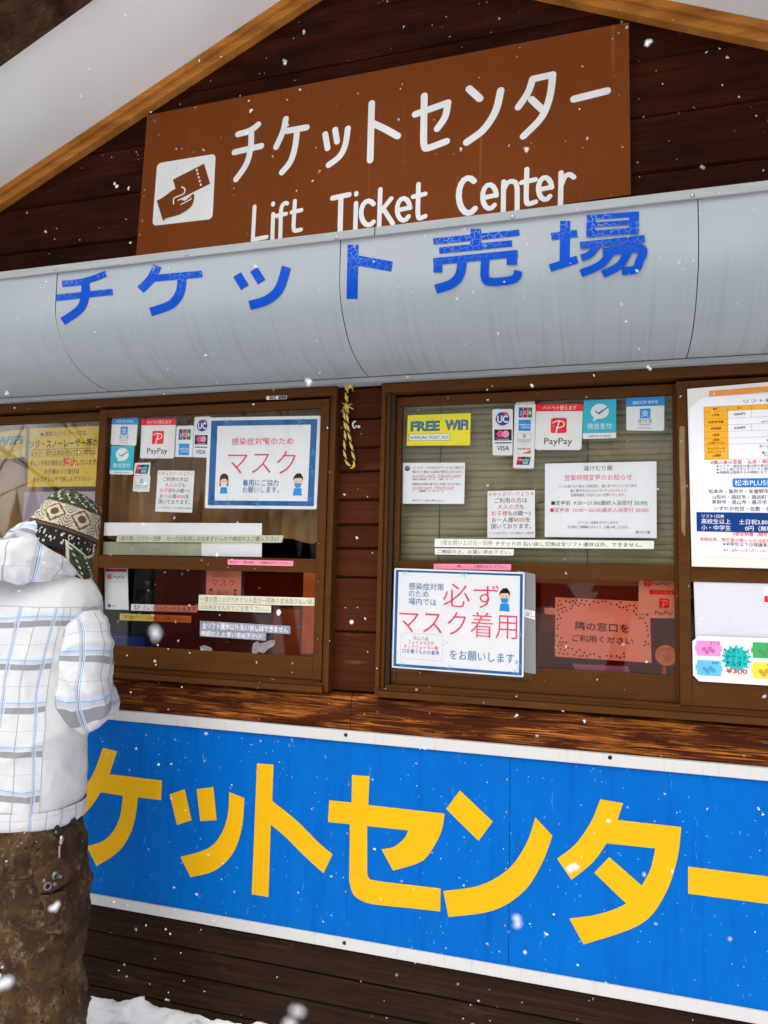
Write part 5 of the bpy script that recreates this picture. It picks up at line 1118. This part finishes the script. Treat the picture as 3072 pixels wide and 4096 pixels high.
zq = [on_leg(*T8(*q), .010)[0] for q in ((484, 300), (492, 325), (485, 350), (490, 372))]; b = MB(); b.tube(zq, [.004, .0065, .0055, .003], 8); b.obj('zip_slider', mat('zip_metal', (.45, .33, .28), .35, .1, 50, 0, .8), tro, True)
zq = [on_leg(*T8(*q), .008)[0] for q in ((482, 375), (482, 450), (482, 525), (508, 552))]; b = MB(); b.tube(zq, .0028, 6); b.obj('zip_pull', mat('cord_grey', (.30, .24, .21), .6), tro, True)
b = MB(); q_ = [on_leg(*T8(*q), .009)[0] for q in ((572, 150), (578, 205))]; b.tube(q_, .011, 10); b.obj('buckle', MATS['zip_black'], tro, True)
# boots
for s in (1, -1):
    x = PXC+s*.165-(.168 if s < 0 else 0); b = MB(); b.tube([(x, 1.665, .05), (x, 1.70, .055), (x, 1.78, .06), (x+s*.01, 1.88, .055), (x+s*.015, 1.95, .045), (x+s*.015, 1.975, .04)], [.035, .055, .06, .056, .048, .02], 16); b.tube([(x, 1.755, .05), (x, 1.755, .20), (x, 1.755, .24)], [.075, .07, .06], 18)
    b.obj('boot', mat('boot_leather', (.03, .02, .015), .5, .2, 30), man, True)

# knit hat: every stitch a face with its own colour
hat_c, hat_r = Vector((-1.576, 1.835, 1.565)), (.100, .108)
tilt = Matrix.Rotation(rad(11), 3, 'Y') @ Matrix.Rotation(rad(-12), 3, 'X')
NU, NV, HH = 182, 74, .184
hatcols = [(.52, .46, .33), (.012, .010, .010), (.035, .055, .018), (.11, .055, .025), (.58, .54, .44)]   # cream, black, green, brown, white
def knit(name, extra=0):
    g = NG(name); at = g.n('ShaderNodeAttribute', attribute_name='yarn').outputs['Color']; nz = g.noise(g.coord(), 600, 3)
    hv = g.math('ADD', g.math('MULTIPLY', nz, .5), .75); return g.base(g.mix(1.0, at, g.n('ShaderNodeCombineColor', i_0=hv, i_1=hv, i_2=hv).outputs[0], 'MULTIPLY'), .95, nz, .5, .0015)
M_KN = knit('knit_wool')
_hr = random.Random(12); _hh = {}
def stitch(i, j):                                # i round the head, j from the brim up
    h = _hh.setdefault((i, j//2), _hr.random())
    if j < 15: return 4 if (h > .84 and 1 < j < 13) else 1
    if j in (15, 16, 17): return 3 if j < 17 else 1
    if 18 <= j < 39:
        P_ = 26; x = (i % P_)-13+.5; y = (j-28); d_ = abs(x)/11+abs(y)/10; e = (x/5.0)**2+(y/4.6)**2
        if .80 < d_ < 1.02: return 3
        if e < .55: return 3
        if d_ > 1.10 and (int(abs(x))+j) % 3 == 0 and abs(abs(x)-12) < 5: return 2
        return 0
    if j in (39, 40, 41): return 1 if j == 41 else 3
    if j < 62:
        if j in (58, 59): return 3
        return 4 if ((i//3+j//3) % 5 == 0 and h > .30) or (j % 8 == 4 and i % 14 < 4) else (1 if h > .90 else 2)
    return 4 if h > .86 and j < 68 else 1
v, f, cs = [], [], []
for j in range(NV+1):
    t = j/NV
    z = HH*math.sin(t*math.pi/2*.985)**1.0 if t > 0 else 0; r = math.cos(t*math.pi/2*.985)**.62
    for i in range(NU):
        a = 2*math.pi*i/NU; rib = .0014*math.cos(math.pi*(i+.5*(j % 2)))+.0016*math.sin(j*math.pi)
        p = Vector((math.cos(a)*hat_r[0]*r, math.sin(a)*hat_r[1]*r, z-.015)); p += p.normalized()*(rib+.004*noise.noise(p*14)+.0022*noise.noise(p*90)); v.append(hat_c+tilt@p)
for j in range(NV):
    for i in range(NU): f.append((j*NU+i, j*NU+(i+1) % NU, (j+1)*NU+(i+1) % NU, (j+1)*NU+i)); cs.append(stitch(i, j))
f.append(tuple(range(NV*NU, (NV+1)*NU))); cs.append(1)
def yarn(o, cs, jit=.15):
    at = o.data.color_attributes.new('yarn', 'FLOAT_COLOR', 'CORNER'); rs = random.Random(5)
    for p in o.data.polygons:
        k = 1+rs.uniform(-jit, jit); c_ = hatcols[cs[p.index]]
        for li in p.loop_indices: at.data[li].color = (c_[0]*k, c_[1]*k, c_[2]*k, 1)
hat = obj('knit_hat', v, f, M_KN, man, smooth=True); yarn(hat, cs)
# ear flaps with tassels, hair at the nape
for s in (1, -1):
    base = [hat_c+tilt@Vector((math.cos(a)*hat_r[0]*.985, math.sin(a)*hat_r[1]*.985, -.012)) for a in [ (rad(-38+5.6*k) if s > 0 else rad(218-5.6*k)) for k in range(16)]]
    v, f, cs = [], [], []; n_ = len(base); rows_ = 22
    mid = sum(base, Vector())/n_
    for j in range(rows_+1):
        t = j/rows_; wd = 1-.22*t if t < .62 else (1-.22*.62)*(1-(t-.62)/.38*.80)
        for i in range(n_):
            q = mid+(base[i]-mid)*wd; q = q+Vector((-s*.004*t, .006*t, -.130*t+.004*abs(i-n_/2+.5))); v.append(q)
    for j in range(rows_):
        for i in range(n_-1):
            f.append((j*n_+i, j*n_+i+1, (j+1)*n_+i+1, (j+1)*n_+i)); edge = i in (0, n_-2)
            cs.append(0 if edge or j in (0, 12) else (1 if j > 12 else (4 if (i*5+j*3) % 11 == 0 else (1 if (i+j*2) % 7 == 0 else 2))))
    fl_ = obj('ear_flap', v, f, M_KN, hat, smooth=True); yarn(fl_, cs); so_ = fl_.modifiers.new('s', 'SOLIDIFY'); so_.thickness = .007
    tip = sum(v[-n_:], Vector())/n_; b = MB(); rs = random.Random(9)
    for k in range(26):
        a = rs.uniform(-.014, .014); c_ = rs.uniform(-.01, .01); L = rs.uniform(.045, .075); b.tube([tip+Vector((a*.3, c_*.3, .006)), tip+Vector((a*.8, c_, -L*.5)), tip+Vector((a*1.3+rs.uniform(-.006, .006), c_*1.4, -L))], .0022, 5, k % 2)
    b.obj('tassel', [mat('yarn_cream', (.45, .40, .28), .95), mat('yarn_green', (.05, .06, .025), .95)], hat)
b = MB(); rs = random.Random(2)
for k in range(260):
    a = rs.uniform(-2.9, .1); r = rs.uniform(.84, .93); q = hat_c+tilt@Vector((math.cos(a)*hat_r[0]*r, math.sin(a)*hat_r[1]*r, .01)); b.tube([q, q+Vector((rs.uniform(-.006, .006), .004, -.045)), q+Vector((rs.uniform(-.012, .012), .012+rs.uniform(-.01, .01), -.085-rs.uniform(0, .03)))], [.0032, .003, .0012], 5)
b.obj('hair', mat('brown_hair', (.085, .032, .015), .45, .35, 90), man, True)

# ------------------------------------------------------------------ behind the photographer: bare trees mirrored in the panes, and an added sky-blocking wood
M_BARK = mat('bark', (.055, .045, .038), .9, .3, 20, .3)
def bare_tree(x, y, h, seed):
    rs = random.Random(seed); t = thing('bare_tree', 'bare leafless tree standing in the snow, faintly mirrored in the window panes', 'tree', (x, y, 0), 'bare trees facing the office')
    b = MB(); br_ = MB()
    def grow(p, d_, L, r, lev):
        pts = [p]; q = d_
        for k in range(4):
            q = (q+Vector((rs.uniform(-.22, .22), rs.uniform(-.22, .22), rs.uniform(-.05, .15)))).normalized(); pts.append(pts[-1]+q*L/4)
        (b if lev == 0 else br_).tube(pts, [r*(1-.16*k) for k in range(5)], 7 if lev == 0 else 4, cap=False)
        if lev < 4:
            for k in range(5 if lev == 0 else 4 if lev < 3 else 3):
                i = rs.randint(2, 4) if lev == 0 else rs.randint(1, 4); a = rs.uniform(0, 6.28)
                grow(pts[i], (q*.55+Vector((math.cos(a), math.sin(a), rs.uniform(.0, .6)))*.75).normalized(), L*rs.uniform(.5, .68), r*(1-.16*i)*.55, lev+1)
    grow(Vector((x, y, -.1)), Vector((0, 0, 1)), h*.5, h*.016, 0)
    b.obj('trunk', M_BARK, t, True); br_.obj('branches', M_BARK, t, True)
for i, (x, y, h) in enumerate(((-8.5, -6.0, 8), (-5.2, -7.5, 9), (-2.4, -5.5, 8.5), (.2, -8.0, 9), (2.6, -6.5, 8), (-11.5, -7, 9))): bare_tree(x, y, h, 20+i)
b = MB(); rs = random.Random(8)  # conifers out of view, added to cut sky light near the horizon
for k in range(150):
    a = rad(rs.uniform(175, 365)); R_ = rs.uniform(26, 40); x, y = R_*math.cos(a)*1.2, R_*math.sin(a); h = rs.uniform(4, 7); n_ = 9
    for j in range(5):
        z0 = h*(.06+.17*j); r = h*.20*(1-j/5.6); v = [(x+r*(1+.25*rs.uniform(-1, 1))*math.cos(6.283*i/n_), y+r*(1+.25*rs.uniform(-1, 1))*math.sin(6.283*i/n_), z0-rs.uniform(0, .05)*h) for i in range(n_)]+[(x, y, z0+h*.30)]
        b.add(v, [(i, (i+1) % n_, n_) for i in range(n_)])
props(b.obj('sky_block_wood', mat('conifer_needles', (.030, .036, .030), .9, .4, 1.5)), 'dark distant conifer wood facing the ticket office', 'wood', kind='stuff')

# ------------------------------------------------------------------ falling snow
b = MB(); rs = random.Random(11)
def flake(c_, r):
    c_ = Vector(c_)
    for k in range(3):
        o_ = Vector((rs.uniform(-1, 1), rs.uniform(-1, 1), rs.uniform(-1, 1)))*r*.75; rr_ = r*rs.uniform(.45, .85); sx = [rs.uniform(.7, 1.3) for _ in range(3)]
        v = [c_+o_+Vector(q)*rr_*s_ for q, s_ in (((1, 0, 0), sx[0]), ((-1, 0, 0), sx[1]), ((0, 1, 0), sx[2]), ((0, -1, 0), sx[0]), ((0, 0, 1), sx[1]), ((0, 0, -1), sx[2]))]
        b.add(v, [(0, 2, 4), (2, 1, 4), (1, 3, 4), (3, 0, 4), (2, 0, 5), (1, 2, 5), (3, 1, 5), (0, 3, 5)])
for k in range(1500):
    y = rs.uniform(.55, 1.9) if rs.random() < .75 else rs.uniform(1.7, 2.15); x = rs.uniform(-2.1, 1.3)*max(.35, y/2.1); z = CAMZ+rs.uniform(-1.5, 1.9)*max(.35, y/2.0)
    if z > 3.2 or z < .02 or (y > 1.45 and x < -1.2 and z < 1.75): continue
    if y > 1.9 and 2.1 < z < 2.56: continue
    flake((x, y, z), min(.0052, rs.lognormvariate(math.log(.0011), .5))*(.55+.25*y))
for px, py, Y, r in ((618, 2530, .17, .0018), (2080, 3690, .30, .0022), (1185, 4075, .16, .0017), (20, 3920, .2, .0022), (210, 3620, .32, .0025), (1240, 1530, .5, .0030), (2290, 3480, .5, .0030)): flake(P(px, py, Y), r)
g = NG('snowflake'); g.base((.92, .92, .95), .6); g.b.inputs['Alpha'].default_value = .72
props(b.obj('falling_snow', g.m), 'white snowflakes drifting in the air before the ticket office', 'snow', kind='stuff')
